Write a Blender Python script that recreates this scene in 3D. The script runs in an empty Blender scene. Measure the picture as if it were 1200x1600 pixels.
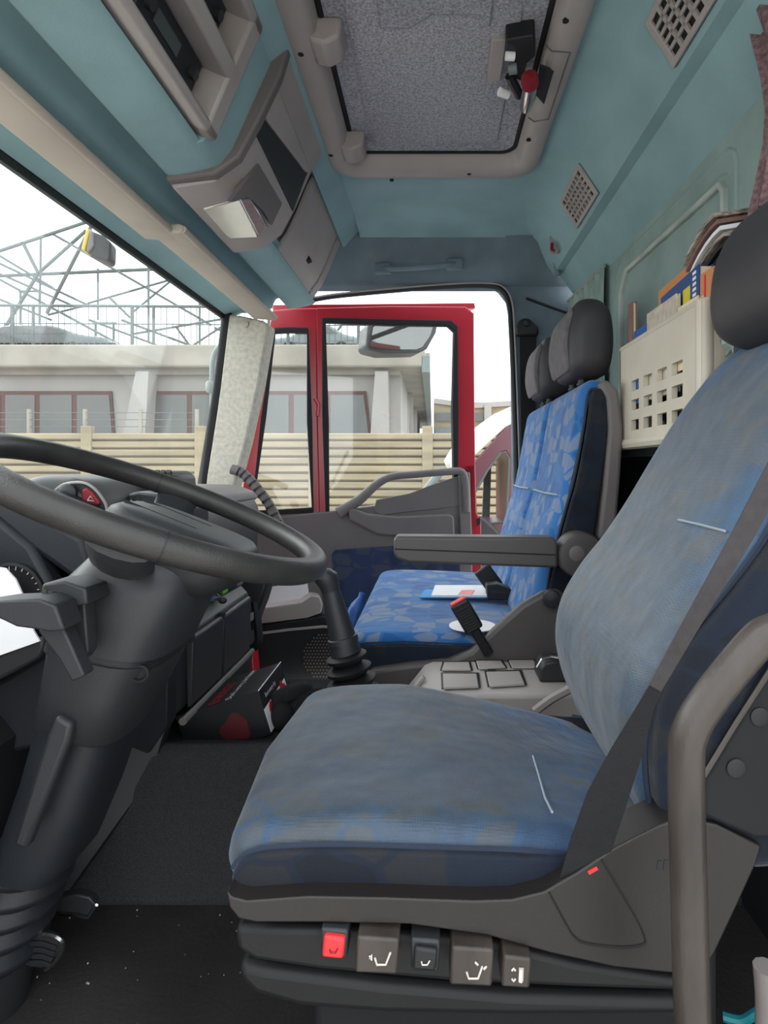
import bpy, bmesh, math, random
from mathutils import Vector, Matrix
random.seed(7)
# ---------------------------------------------------------------- camera, sky, exposure
F, CX, CY = 920.0, 676.0, 730.0          # focal length and principal point in photo pixels (1200x1600)
scene = bpy.context.scene
col = scene.collection
cam_data = bpy.data.cameras.new('camera')
cam = bpy.data.objects.new('camera', cam_data); col.objects.link(cam)
cam.location = (0, 0, 0); cam.rotation_euler = (math.pi/2, 0, 0)      # the eye is the origin, looking across the cab (+Y); +X is rearward
cam_data.sensor_fit = 'VERTICAL'; cam_data.sensor_height = 32.0; cam_data.sensor_width = 24.0
cam_data.lens = 32.0*F/1600.0
cam_data.shift_x = (600.0-CX)/1600.0; cam_data.shift_y = -(800.0-CY)/1600.0
cam_data.clip_start = 0.02; cam_data.clip_end = 500
scene.camera = cam
world = bpy.data.worlds.new('overcast_sky'); scene.world = world; world.use_nodes = True
wn = world.node_tree.nodes; wl = world.node_tree.links
bg = wn['Background']; bg.inputs['Strength'].default_value = 1.35
wtc = wn.new('ShaderNodeTexCoord'); wno = wn.new('ShaderNodeTexNoise'); wno.inputs['Scale'].default_value = 2.2
wno.inputs['Detail'].default_value = 3
wr = wn.new('ShaderNodeValToRGB')
wr.color_ramp.elements[0].position = 0.3; wr.color_ramp.elements[0].color = (0.80, 0.88, 0.95, 1)
wr.color_ramp.elements[1].position = 0.7; wr.color_ramp.elements[1].color = (1.0, 1.0, 1.0, 1)
wl.new(wtc.outputs['Generated'], wno.inputs['Vector']); wl.new(wno.outputs['Fac'], wr.inputs['Fac'])
wl.new(wr.outputs['Color'], bg.inputs['Color'])
sun_d = bpy.data.lights.new('sun', 'SUN'); sun_d.energy = 1.2; sun_d.angle = 1.0; sun_d.color = (1, .98, .95)
sun = bpy.data.objects.new('sun', sun_d); col.objects.link(sun)
sun.rotation_euler = Vector((1.0, -.35, -.75)).to_track_quat('-Z', 'Y').to_euler()          # veiled sun ahead of the windscreen
vs = scene.view_settings
vs.view_transform = 'Standard'; vs.look = 'None'; vs.gamma = 1.0; vs.use_curve_mapping = False
vs.exposure = 1.25

# ---------------------------------------------------------------- helpers
def V(px, py, d): return Vector(((px-CX)*d/F, d, (CY-py)*d/F))
def pp(pts, d): return [V(x, y, d) for x, y in pts]
def xz(pts, d): return [((x-CX)*d/F, (CY-y)*d/F) for x, y in pts]
def onplane(px, py, p0, n):
    r = Vector(((px-CX)/F, 1, (CY-py)/F)); return r*(Vector(p0).dot(n)/r.dot(n))
def lin(c): return tuple(((v/255)/12.92 if v/255 <= .04045 else ((v/255+.055)/1.055)**2.4) for v in c)
def spline(pts, n, closed=False):
    pts = [Vector(p) for p in pts]; m = len(pts); out = []
    segs = m if closed else m-1
    for i in range(segs):
        if closed: a, b, c, d = pts[(i-1) % m], pts[i], pts[(i+1) % m], pts[(i+2) % m]
        else: a, b, c, d = pts[max(i-1, 0)], pts[i], pts[i+1], pts[min(i+2, m-1)]
        for k in range(n):
            t = k/n
            out.append(.5*((2*b)+(c-a)*t+(2*a-5*b+4*c-d)*t*t+(3*b-a-3*c+d)*t*t*t))
    if not closed: out.append(pts[-1])
    return out
class MB:
    def __init__(s): s.v = []; s.f = []
    def add(s, vs_, fs):
        o = len(s.v); s.v += [Vector(v) for v in vs_]; s.f += [tuple(i+o for i in f) for f in fs]; return s
    def obox(s, p, a, b, c):
        p, a, b, c = map(Vector, (p, a, b, c))
        return s.add([p, p+a, p+a+b, p+b, p+c, p+a+c, p+a+b+c, p+b+c],
                     [(0, 3, 2, 1), (4, 5, 6, 7), (0, 1, 5, 4), (1, 2, 6, 5), (2, 3, 7, 6), (3, 0, 4, 7)])
    def box(s, x0, x1, y0, y1, z0, z1): return s.obox((x0, y0, z0), (x1-x0, 0, 0), (0, y1-y0, 0), (0, 0, z1-z0))
    def prism(s, pts, off):
        n = len(pts); off = Vector(off); pts = [Vector(p) for p in pts]
        return s.add(pts+[p+off for p in pts], [tuple(range(n)), tuple(range(2*n-1, n-1, -1))]+[(i, (i+1) % n, (i+1) % n+n, i+n) for i in range(n)])
    def xprism(s, prof, y0, y1): return s.prism([(x, y0, z) for x, z in prof], (0, y1-y0, 0))
    def ring(s, outer, inner, off):
        n = len(outer); off = Vector(off); o = [Vector(p) for p in outer]; i_ = [Vector(p) for p in inner]
        vs_ = o+i_+[p+off for p in o]+[p+off for p in i_]; fs = []
        for k in range(n):
            j = (k+1) % n
            fs += [(k, j, n+j, n+k), (2*n+k, 3*n+k, 3*n+j, 2*n+j), (k, 2*n+k, 2*n+j, j), (n+k, n+j, 3*n+j, 3*n+k)]
        return s.add(vs_, fs)
    def loft(s, secs, cap=True, closed=False):
        n = len(secs[0]); m = len(secs); fs = []
        for i in range(m if closed else m-1):
            a = i*n; b = ((i+1) % m)*n
            fs += [(a+k, a+(k+1) % n, b+(k+1) % n, b+k) for k in range(n)]
        if cap and not closed: fs += [tuple(range(n-1, -1, -1)), tuple(range((m-1)*n, m*n))]
        return s.add([p for q in secs for p in q], fs)
    def sheet(s, rows, th=None):
        n = len(rows[0]); m = len(rows)
        if th is None:
            return s.add([p for r in rows for p in r], [(i*n+k, i*n+k+1, (i+1)*n+k+1, (i+1)*n+k) for i in range(m-1) for k in range(n-1)])
        th = Vector(th); secs = [list(r)+[Vector(p)+th for p in reversed(r)] for r in rows]
        return s.loft(secs)
    def tube(s, pts, r, seg=10, closed=False, flat=1.0, up=None):
        pts = [Vector(p) for p in pts]; m = len(pts); secs = []
        if not isinstance(r, (list, tuple)): r = [r]*m
        prev = None
        for i in range(m):
            a = pts[(i-1) % m] if (closed or i > 0) else pts[i]
            b = pts[(i+1) % m] if (closed or i < m-1) else pts[i]
            t = (b-a).normalized()
            u0 = Vector(up) if up is not None else (prev if prev is not None else (Vector((0, 0, 1)) if abs(t.z) < .9 else Vector((1, 0, 0))))
            u = (u0-t*u0.dot(t)).normalized(); w = t.cross(u); prev = u
            secs.append([pts[i]+(u*math.cos(2*math.pi*k/seg)*flat+w*math.sin(2*math.pi*k/seg))*r[i] for k in range(seg)])
        return s.loft(secs, True, closed)
    def lathe(s, c, axis, prof, seg=20):
        c = Vector(c); ax = Vector(axis).normalized()
        u = ax.orthogonal().normalized(); w = ax.cross(u)
        return s.loft([[c+ax*h+(u*math.cos(2*math.pi*k/seg)+w*math.sin(2*math.pi*k/seg))*max(r, 1e-4) for k in range(seg)] for r, h in prof])
    def ball(s, c, rx, ry, rz, seg=14, rings=8):
        c = Vector(c)
        return s.loft([[c+Vector((rx*math.sin(a)*math.cos(2*math.pi*k/seg), ry*math.sin(a)*math.sin(2*math.pi*k/seg), rz*math.cos(a))) for k in range(seg)]
                       for a in [math.pi*(.02+.96*i/rings) for i in range(rings+1)]])
    def xform(s, fn): s.v = [Vector(fn(v)) for v in s.v]; return s
def inset(poly, d):
    n = len(poly); out = []; area = sum(poly[i][0]*poly[(i+1) % n][1]-poly[(i+1) % n][0]*poly[i][1] for i in range(n))
    sg = 1 if area > 0 else -1
    for i in range(n):
        a = Vector(poly[i-1]); b = Vector(poly[i]); c = Vector(poly[(i+1) % n])
        t = (c-a).normalized(); nn = Vector((-t.y, t.x))*sg
        out.append(b+nn*d)
    return out
def pillow(mb, prof, y0, y1, r, ny=12, nc=6, smooth_n=6, shrink=0):
    """rounded cushion: an XZ outline carried across Y with rounded ends"""
    pr = spline([Vector((a, b)) for a, b in prof], smooth_n, True) if smooth_n else [Vector(p) for p in prof]
    sec = [(y0+r*(1-math.cos(a)), r*(1-math.sin(a))) for a in [math.pi/2*k/nc for k in range(nc+1)]]
    mids = [(y0+r+(y1-y0-2*r)*k/ny, 0) for k in range(1, ny)]
    sec = sec+mids+[(y0+y1-y, i) for y, i in reversed(sec)]
    if shrink:
        c = sum(pr, Vector((0, 0)))/len(pr)
        return mb.loft([[Vector((c.x+(p.x-c.x)*(1-i/shrink), y, c.y+(p.y-c.y)*(1-i/shrink))) for p in pr] for y, i in sec])
    return mb.loft([[Vector((p.x, y, p.y)) for p in inset(pr, i)] for y, i in sec])
def thing(name, label, cat, loc, group=None):
    o = bpy.data.objects.new(name, None); o.empty_display_size = .05; col.objects.link(o); o.location = loc
    o['label'] = label; o['category'] = cat
    if group: o['group'] = group
    return o
def wloc(o):
    v = Vector((0, 0, 0))
    while o is not None: v += o.location; o = o.parent
    return v
def ob(name, mb, m, parent=None, bevel=0, label=None, ang=38, seg=2, sub=0, stuff=False):
    me = bpy.data.meshes.new(name)
    if parent is None:
        xs = [v.x for v in mb.v]; ys = [v.y for v in mb.v]; zs = [v.z for v in mb.v]
        loc = Vector(((min(xs)+max(xs))/2, (min(ys)+max(ys))/2, min(zs))); base = loc
    else: base = wloc(parent); loc = Vector((0, 0, 0))
    me.from_pydata([tuple(v-base) for v in mb.v], [], mb.f)
    bm = bmesh.new(); bm.from_mesh(me); bmesh.ops.recalc_face_normals(bm, faces=bm.faces); bm.to_mesh(me); bm.free()
    me.polygons.foreach_set('use_smooth', [True]*len(me.polygons)); me.set_sharp_from_angle(angle=math.radians(ang))
    me.materials.append(m)
    o = bpy.data.objects.new(name, me); col.objects.link(o); o.parent = parent; o.location = loc
    if bevel:
        b = o.modifiers.new('bevel', 'BEVEL'); b.width = bevel; b.segments = seg; b.limit_method = 'ANGLE'; b.angle_limit = math.radians(32)
    if sub:
        b = o.modifiers.new('subdivision', 'SUBSURF'); b.levels = sub; b.render_levels = sub
    if label: o['label'] = label
    if stuff: o['kind'] = 'stuff'
    return o
def single(name, mb, m, label, cat, group=None, **k):
    o = ob(name, mb, m, None, **k); o['label'] = label; o['category'] = cat
    if group: o['group'] = group
    return o
def struct(name, mb, m, parent=None, **k):
    o = ob(name, mb, m, parent, **k)
    if parent is None: o['kind'] = 'structure'
    return o
def dup(root, delta, label):
    r = root.copy(); col.objects.link(r); r.location = root.location+Vector(delta); r['label'] = label
    def rec(src, dst):
        for ch in [o for o in col.objects if o.parent == src]:
            c = ch.copy(); col.objects.link(c); c.parent = dst; rec(ch, c)
    rec(root, r); return r
def text_mb(s, size, o, ux, uy, depth=.0006):
    """lettering as mesh: baseline origin o, directions ux, uy"""
    cu = bpy.data.curves.new('t', 'FONT'); cu.body = s; cu.size = size; cu.resolution_u = 2
    to = bpy.data.objects.new('t', cu); col.objects.link(to)
    dg = bpy.context.evaluated_depsgraph_get(); me = bpy.data.meshes.new_from_object(to.evaluated_get(dg))
    ux = Vector(ux).normalized(); uy = Vector(uy).normalized(); n = ux.cross(uy)
    mb = MB(); mb.add([Vector(o)+ux*v.co.x+uy*v.co.y+n*depth for v in me.vertices], [tuple(p.vertices) for p in me.polygons])
    bpy.data.objects.remove(to); bpy.data.meshes.remove(me); bpy.data.curves.remove(cu)
    return mb
# ---------------------------------------------------------------- materials
def newmat(name):
    m = bpy.data.materials.new(name); m.use_nodes = True; nt = m.node_tree
    return m, nt, nt.nodes['Principled BSDF']
def mat(name, c, rough=.6, metal=0, var=.18, scale=9, bump=.12, bscale=260, spec=.4, c2=None, detail=5, stretch=None):
    m, nt, b = newmat(name); N = nt.nodes; L = nt.links
    tc = N.new('ShaderNodeTexCoord'); mp = N.new('ShaderNodeMapping'); L.new(tc.outputs['Object'], mp.inputs['Vector'])
    if stretch: mp.inputs['Scale'].default_value = stretch
    no = N.new('ShaderNodeTexNoise'); no.inputs['Scale'].default_value = scale; no.inputs['Detail'].default_value = detail
    L.new(mp.outputs['Vector'], no.inputs['Vector'])
    r = N.new('ShaderNodeValToRGB'); base = lin(c)
    a = tuple(v*(1-var) for v in base) if c2 is None else base
    z = tuple(min(1, v*(1+var)) for v in base) if c2 is None else lin(c2)
    r.color_ramp.elements[0].position = .33; r.color_ramp.elements[1].position = .67
    r.color_ramp.elements[0].color = (*a, 1); r.color_ramp.elements[1].color = (*z, 1)
    L.new(no.outputs['Fac'], r.inputs['Fac']); L.new(r.outputs['Color'], b.inputs['Base Color'])
    b.inputs['Roughness'].default_value = rough; b.inputs['Metallic'].default_value = metal
    b.inputs['Specular IOR Level'].default_value = spec
    if bump:
        n2 = N.new('ShaderNodeTexNoise'); n2.inputs['Scale'].default_value = bscale; n2.inputs['Detail'].default_value = 2
        L.new(mp.outputs['Vector'], n2.inputs['Vector'])
        bp = N.new('ShaderNodeBump'); bp.inputs['Strength'].default_value = bump; bp.inputs['Distance'].default_value = .004
        L.new(n2.outputs['Fac'], bp.inputs['Height']); L.new(bp.outputs['Normal'], b.inputs['Normal'])
    return m
def fabric(name, blues, grey, scale=17, wear=None, wearc=(104, 112, 120), patch=.45, side=False):
    """woven seat cloth: patches of grey-lilac on blues, hexagon outlines, fine weave; optional worn grey area (centre, radii)"""
    m, nt, b = newmat(name); N = nt.nodes; L = nt.links
    tc = N.new('ShaderNodeTexCoord')
    w0 = N.new('ShaderNodeTexNoise'); w0.inputs['Scale'].default_value = 9
    L.new(tc.outputs['Object'], w0.inputs['Vector'])
    mx = N.new('ShaderNodeMix'); mx.data_type = 'RGBA'; mx.blend_type = 'ADD'; mx.inputs['Factor'].default_value = .045
    L.new(tc.outputs['Object'], mx.inputs['A']); L.new(w0.outputs['Color'], mx.inputs['B'])
    mp = N.new('ShaderNodeMapping'); mp.inputs['Scale'].default_value = (.8, 1, 1.25)
    L.new(mx.outputs['Result'], mp.inputs['Vector'])
    vo = N.new('ShaderNodeTexVoronoi'); vo.inputs['Scale'].default_value = scale; vo.inputs['Randomness'].default_value = .65
    L.new(mp.outputs['Vector'], vo.inputs['Vector'])
    ve = N.new('ShaderNodeTexVoronoi'); ve.feature = 'DISTANCE_TO_EDGE'; ve.inputs['Scale'].default_value = scale; ve.inputs['Randomness'].default_value = .65
    L.new(mp.outputs['Vector'], ve.inputs['Vector'])
    sp = N.new('ShaderNodeSeparateColor'); L.new(vo.outputs['Color'], sp.inputs['Color'])
    r = N.new('ShaderNodeValToRGB'); r.color_ramp.interpolation = 'CONSTANT'; e = r.color_ramp.elements
    e[0].position = 0; e[0].color = (*lin(blues[0]), 1); e[1].position = .3; e[1].color = (*lin(blues[1]), 1)
    x = e.new(1-patch); x.color = (*lin(grey), 1)
    L.new(sp.outputs['Red'], r.inputs['Fac'])
    er = N.new('ShaderNodeValToRGB'); er.color_ramp.elements[0].position = .05; er.color_ramp.elements[1].position = .09
    L.new(ve.outputs['Distance'], er.inputs['Fac'])
    m2 = N.new('ShaderNodeMix'); m2.data_type = 'RGBA'; L.new(er.outputs['Color'], m2.inputs['Factor'])
    m2.inputs['A'].default_value = (*lin(blues[1]), 1); L.new(r.outputs['Color'], m2.inputs['B'])
    out = m2.outputs['Result']
    if wear:
        no = N.new('ShaderNodeTexNoise'); no.inputs['Scale'].default_value = 7; no.inputs['Detail'].default_value = 9; no.inputs['Roughness'].default_value = .7
        L.new(tc.outputs['Object'], no.inputs['Vector'])
        acc = None
        for (cx_, cy_, cz_), (rx, ry, rz) in wear:
            mm = N.new('ShaderNodeMapping'); mm.vector_type = 'TEXTURE'; mm.inputs['Location'].default_value = (cx_, cy_, cz_); mm.inputs['Scale'].default_value = (rx, ry, rz)
            L.new(tc.outputs['Object'], mm.inputs['Vector'])
            g = N.new('ShaderNodeTexGradient'); g.gradient_type = 'SPHERICAL'; L.new(mm.outputs['Vector'], g.inputs['Vector'])
            if acc is None: acc = g.outputs['Fac']
            else:
                ad = N.new('ShaderNodeMath'); ad.operation = 'MAXIMUM'; L.new(acc, ad.inputs[0]); L.new(g.outputs['Fac'], ad.inputs[1]); acc = ad.outputs['Value']
        s1 = N.new('ShaderNodeMath'); s1.operation = 'MULTIPLY_ADD'; L.new(no.outputs['Fac'], s1.inputs[0]); s1.inputs[1].default_value = 1.6; s1.inputs[2].default_value = -.8
        s2 = N.new('ShaderNodeMath'); s2.operation = 'MULTIPLY_ADD'; L.new(acc, s2.inputs[0]); s2.inputs[1].default_value = 2.0; L.new(s1.outputs['Value'], s2.inputs[2]); s2.use_clamp = True
        s3 = N.new('ShaderNodeMath'); s3.operation = 'MULTIPLY'; L.new(s2.outputs['Value'], s3.inputs[0]); s3.inputs[1].default_value = .80
        n4 = N.new('ShaderNodeTexNoise'); n4.inputs['Scale'].default_value = 34; n4.inputs['Detail'].default_value = 12; n4.inputs['Roughness'].default_value = .72; L.new(tc.outputs['Object'], n4.inputs['Vector'])
        r4 = N.new('ShaderNodeValToRGB'); wc = lin(wearc)
        r4.color_ramp.elements[0].position = .35; r4.color_ramp.elements[0].color = (*[v*.72 for v in wc], 1)
        r4.color_ramp.elements[1].position = .7; r4.color_ramp.elements[1].color = (*[v*1.25 for v in wc], 1)
        L.new(n4.outputs['Fac'], r4.inputs['Fac'])
        m3 = N.new('ShaderNodeMix'); m3.data_type = 'RGBA'; L.new(s3.outputs['Value'], m3.inputs['Factor']); L.new(out, m3.inputs['A']); L.new(r4.outputs['Color'], m3.inputs['B'])
        out = m3.outputs['Result']
        rg = N.new('ShaderNodeMapRange'); L.new(s3.outputs['Value'], rg.inputs['Value']); rg.inputs['To Min'].default_value = .8; rg.inputs['To Max'].default_value = .46; L.new(rg.outputs['Result'], b.inputs['Roughness']); b.inputs['Specular IOR Level'].default_value = .55
    L.new(out, b.inputs['Base Color'])
    b.inputs['Specular IOR Level'].default_value = .5 if wear else .3
    if not wear: b.inputs['Roughness'].default_value = .8
    b.inputs['Sheen Weight'].default_value = .25; b.inputs['Sheen Roughness'].default_value = .4
    wv = N.new('ShaderNodeTexVoronoi'); wv.inputs['Scale'].default_value = 330; wv.inputs['Randomness'].default_value = .25; L.new(tc.outputs['Object'], wv.inputs['Vector'])
    bp = N.new('ShaderNodeBump'); bp.inputs['Strength'].default_value = .35; bp.inputs['Distance'].default_value = .0015
    L.new(wv.outputs['Distance'], bp.inputs['Height'])
    nn = N.new('ShaderNodeTexNoise'); nn.inputs['Scale'].default_value = 11; L.new(tc.outputs['Object'], nn.inputs['Vector'])
    b2 = N.new('ShaderNodeBump'); b2.inputs['Strength'].default_value = .4; b2.inputs['Distance'].default_value = .02
    L.new(nn.outputs['Fac'], b2.inputs['Height']); L.new(bp.outputs['Normal'], b2.inputs['Normal']); L.new(b2.outputs['Normal'], b.inputs['Normal'])
    return m
def glassmat(name, tint=(1, 1, 1), refl=.06, haze=0.0):
    m = bpy.data.materials.new(name); m.use_nodes = True; nt = m.node_tree; N = nt.nodes; L = nt.links
    N.clear(); o = N.new('ShaderNodeOutputMaterial'); t = N.new('ShaderNodeBsdfTransparent'); t.inputs['Color'].default_value = (*tint, 1)
    g = N.new('ShaderNodeBsdfGlossy'); g.inputs['Roughness'].default_value = .03
    mx = N.new('ShaderNodeMixShader'); mx.inputs['Fac'].default_value = refl
    L.new(t.outputs['BSDF'], mx.inputs[1]); L.new(g.outputs['BSDF'], mx.inputs[2])
    src = mx.outputs['Shader']
    if haze:   # film of dust on the pane
        d = N.new('ShaderNodeBsdfTranslucent'); d.inputs['Color'].default_value = (.9, .92, .92, 1)
        tc = N.new('ShaderNodeTexCoord'); no = N.new('ShaderNodeTexNoise'); no.inputs['Scale'].default_value = 3; no.inputs['Detail'].default_value = 6
        L.new(tc.outputs['Object'], no.inputs['Vector'])
        mu = N.new('ShaderNodeMath'); mu.operation = 'MULTIPLY'; L.new(no.outputs['Fac'], mu.inputs[0]); mu.inputs[1].default_value = haze*2
        m2 = N.new('ShaderNodeMixShader'); L.new(mu.outputs['Value'], m2.inputs['Fac']); L.new(src, m2.inputs[1]); L.new(d.outputs['BSDF'], m2.inputs[2]); src = m2.outputs['Shader']
    L.new(src, o.inputs['Surface']); return m
M = {}
M['teal'] = mat('teal_headliner', (138, 168, 173), .9, var=.08, scale=6, bump=.18, bscale=500, spec=.15)
M['teal_rear'] = mat('teal_rear_wall', (142, 162, 158), .9, var=.14, scale=5, bump=.25, bscale=420, spec=.15)
M['slate'] = mat('slate_side_lining', (108, 122, 132), .9, var=.15, scale=6, bump=.2, bscale=420, spec=.15)
M['beige_fab'] = mat('beige_pillar_felt', (186, 182, 170), .95, var=.14, scale=60, bump=.3, bscale=500, spec=.1)
M['visor'] = mat('visor_vinyl', (176, 166, 154), .6, var=.08, scale=5, bump=.06, bscale=300)
M['grey'] = mat('warm_grey_plastic', (160, 153, 150), .5, var=.06, scale=6, bump=.07, bscale=500)
M['greyd'] = mat('mid_grey_plastic', (104, 98, 97), .55, var=.06, scale=6, bump=.07, bscale=500)
M['dash'] = mat('charcoal_dash_plastic', (42, 44, 47), .45, var=.08, scale=7, bump=.12, bscale=600)
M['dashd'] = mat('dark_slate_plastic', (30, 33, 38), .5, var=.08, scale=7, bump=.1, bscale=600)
M['rim'] = mat('worn_black_leather', (46, 45, 44), .42, var=.25, scale=14, bump=.14, bscale=420)
M['black'] = mat('black_plastic', (30, 31, 34), .5, var=.1, bump=.06)
M['blackm'] = mat('matte_black_rubber', (24, 25, 28), .8, var=.1, bump=.1)
M['belt'] = mat('belt_webbing', (20, 20, 23), .75, var=.15, scale=80, bump=.3, bscale=700)
M['beltg'] = mat('belt_webbing_grey', (60, 57, 58), .75, var=.12, scale=80, bump=.3, bscale=700)
M['base'] = mat('seat_shell_plastic', (35, 32, 31), .36, var=.08, scale=6, bump=.1, bscale=700)
M['base2'] = mat('armrest_plastic', (76, 72, 71), .45, var=.08, scale=6, bump=.1, bscale=700)
M['bellow'] = mat('suspension_rubber', (22, 22, 24), .6, var=.12, bump=.06)
M['handle'] = mat('painted_grab_bar', (48, 43, 40), .38, var=.12, scale=18, bump=.1, bscale=300, c2=(70, 64, 59), stretch=(1, 1, .3))
M['carpet'] = mat('charcoal_carpet', (60, 60, 62), .98, var=.3, scale=420, bump=.9, bscale=380, spec=.05)
M['hatch'] = mat('hatch_felt', (158, 158, 166), .97, var=.35, scale=170, bump=.5, bscale=260, spec=.05)
M['cream'] = mat('cream_moulded_plastic', (206, 198, 182), .5, var=.1, scale=4, bump=.05, c2=(186, 174, 156))
M['red'] = mat('red_car_paint', (158, 24, 40), .28, var=.05, scale=4, bump=0, spec=.6)
M['redbtn'] = mat('red_button', (214, 48, 52), .45, var=.05, bump=0)
M['hazard'] = mat('hazard_red', (130, 30, 40), .35, var=.06, bump=0)
M['chrome'] = mat('polished_metal', (190, 190, 190), .2, 1, var=.05, bump=.02)
M['steel'] = mat('galvanised_steel', (78, 88, 86), .6, .0, var=.1, bump=0)
M['lens'] = mat('clear_lamp_lens', (188, 186, 178), .18, .55, var=.06, scale=9, bump=.05, bscale=60, stretch=(1, 1, 1))
M['white'] = mat('white_paper', (236, 236, 238), .8, var=.03, bump=.02)
M['headr'] = mat('headrest_leatherette', (58, 56, 58), .5, var=.08, scale=8, bump=.1, bscale=600)
M['headf_lit'] = mat('headrest_lit_grey', (104, 100, 102), .85, var=.15, scale=40, bump=.2, bscale=500)  # lighter copy of the headrest colour for its lit front
M['green'] = mat('green_pen', (110, 190, 40), .35, var=.05, bump=0)
M['blue'] = mat('blue_plastic', (46, 96, 170), .4, var=.1, bump=0)
M['orange'] = mat('orange_cover', (206, 140, 92), .7, var=.08, bump=0)
M['paper'] = mat('book_paper', (226, 208, 176), .85, var=.08, scale=60, bump=.05)
M['bluebook'] = mat('blue_book_cover', (44, 76, 130), .5, var=.1, bump=0)
M['yellow'] = mat('yellow_print', (214, 200, 50), .5, var=.05, bump=0)
M['notebook'] = mat('grey_notebook_cover', (190, 180, 164), .8, var=.2, scale=40, bump=.1)
M['brownp'] = mat('brown_folder', (128, 98, 92), .8, var=.1, bump=.05)
M['stripe'] = mat('striped_magazine_edge', (96, 84, 84), .8, c2=(190, 176, 160), scale=60, bump=.1, stretch=(1, .15, 3))
M['curtain'] = mat('mauve_curtain', (128, 104, 106), .95, var=.35, scale=120, bump=.5, bscale=300, spec=.05)
M['curtain2'] = mat('pale_green_curtain', (140, 158, 152), .9, var=.12, scale=20, bump=.2, bscale=300, spec=.1)
M['plasticbag'] = mat('pale_bag_film', (176, 190, 180), .3, var=.15, scale=30, bump=.5, bscale=60)
M['boxblack'] = mat('black_carton', (26, 27, 30), .5, var=.1, bump=.03)
M['boxred'] = mat('red_print', (200, 28, 40), .5, var=.05, bump=0)
M['bag'] = mat('black_knit', (26, 26, 28), .95, var=.2, bump=.4, bscale=200)
M['concrete'] = mat('weathered_concrete', (144, 138, 128), .95, var=.16, scale=1.3, bump=.1, bscale=30)
M['stucco'] = mat('white_stucco', (156, 152, 148), .95, var=.07, scale=.7, bump=.05, bscale=20)
M['slat'] = mat('cream_concrete_slat', (144, 132, 108), .9, var=.2, scale=2.2, bump=.15, bscale=30, stretch=(.35, 1, 3))
M['winframe'] = mat('red_brown_frame', (84, 50, 44), .7, var=.1, bump=0)
M['farglass'] = mat('dim_far_glass', (80, 82, 79), .25, var=.12, scale=1, bump=0, spec=.6)
M['ground'] = mat('pale_yard_concrete', (190, 186, 178), .95, var=.12, scale=.8, bump=.1, bscale=20)
M['maroon'] = mat('maroon_car_paint', (88, 46, 56), .3, var=.06, bump=0, spec=.6)
M['carwhite'] = mat('white_car_paint', (226, 224, 222), .3, var=.04, bump=0, spec=.6)
M['cardark'] = mat('dark_car_paint', (70, 76, 76), .3, var=.06, bump=0, spec=.6)
M['cargrey'] = mat('grey_car_trim', (112, 122, 122), .5, var=.06, bump=0)
M['mirror'] = mat('mirror_glass', (112, 114, 112), .04, 1, var=.02, bump=0)
M['tealhose'] = mat('teal_air_hose', (30, 120, 128), .4, var=.05, bump=0)
M['glass'] = glassmat('cab_glass', (.96, .985, .98), .045, .016)
M['glassd'] = glassmat('door_glass', (.96, .98, .975), .045, .012)
M['mount'] = mat('floor_rubber_mat', (44, 42, 42), .85, var=.3, scale=5, bump=.4, bscale=120)
M['seatblue'] = fabric('bench_cloth', [(24, 82, 140), (36, 96, 154)], (100, 118, 146), 19, patch=.45)
M['seatworn'] = fabric('worn_driver_cloth', [(16, 66, 110), (22, 80, 128)], (70, 84, 102), 17, wear=[((-.13, -.02, .44), (.40, .42, .4))], wearc=(58, 64, 67), patch=.4)
M['backworn'] = fabric('worn_backrest_cloth', [(22, 70, 110), (32, 86, 130)], (80, 92, 110), 17, wear=[((.2, .02, .64), (.36, .46, .42)), ((.34, -.0, .88), (.26, .3, .28))], wearc=(76, 82, 84), patch=.4)
M['seatdark'] = fabric('dark_side_cloth', [(14, 20, 32), (17, 27, 42)], (29, 32, 38), 16, patch=.4)
M['doorcloth'] = fabric('door_card_cloth', [(34, 46, 74), (38, 54, 88)], (58, 65, 82), 14, patch=.35)
M['icon'] = mat('pale_icon_print', (208, 200, 192), .6, var=.02, bump=0)
M['piping'] = mat('blue_piping', (30, 42, 60), .7, var=.1, bump=0)
M['pipeg'] = mat('grey_blue_stitching', (150, 160, 170), .7, var=.1, bump=0)
M['joint'] = mat('fence_joint', (120, 104, 80), .95, var=.2, scale=3, bump=0)
ZF = -.85                                  # cab floor, below the eye
# ================================================================ STRUCTURE
struct('floor', MB().box(-.80, .62, .52, 1.80, ZF-.05, ZF).box(-.80, .62, 1.80, 2.55, ZF-.13, ZF-.08), M['mount'])
mb = MB(); mb.prism([(-.92, 1.14, ZF), (-.92, 1.265, -.603), (-.92, 1.285, -.597), (-.92, 1.32, -.63), (-.92, 1.76, -.63), (-.92, 1.79, ZF-.08), (-.92, 1.2, ZF-.08)], (1.53, 0, 0))
struct('trim_1', mb, M['carpet'], bevel=.012)          # carpeted engine tunnel
struct('trim_2', MB().box(-.80, .62, .42, .52, ZF-.30, ZF+.012), M['dashd'], bevel=.01)   # door sill
struct('trim_3', MB().xprism([(-.80, ZF), (-.76, ZF), (-.70, -.45), (-.74, -.40)], .52, 2.45), M['blackm'])  # toe board
struct('ground', MB().box(-80, 80, -30, 120, -1.95, -1.85), M['ground'])
def extr(pr, y0, y1, th=.02, name='ceiling', m=None, parent=None):
    mb = MB(); n = len(pr); rows = [[Vector((x, y, z)) for x, z in pr] for y in (y0, y1)]
    return mb.sheet(rows, (0, 0, th))
front = [(-.845, .622), (-.80, .642), (-.71, .650), (-.675, .662), (-.655, .70), (-.63, .705), (-.612, .69), (-.60, .662), (-.53, .672), (-.49, .688), (-.51, .72), (-.52, .86), (-.46, .955), (-.30, .97)]
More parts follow.
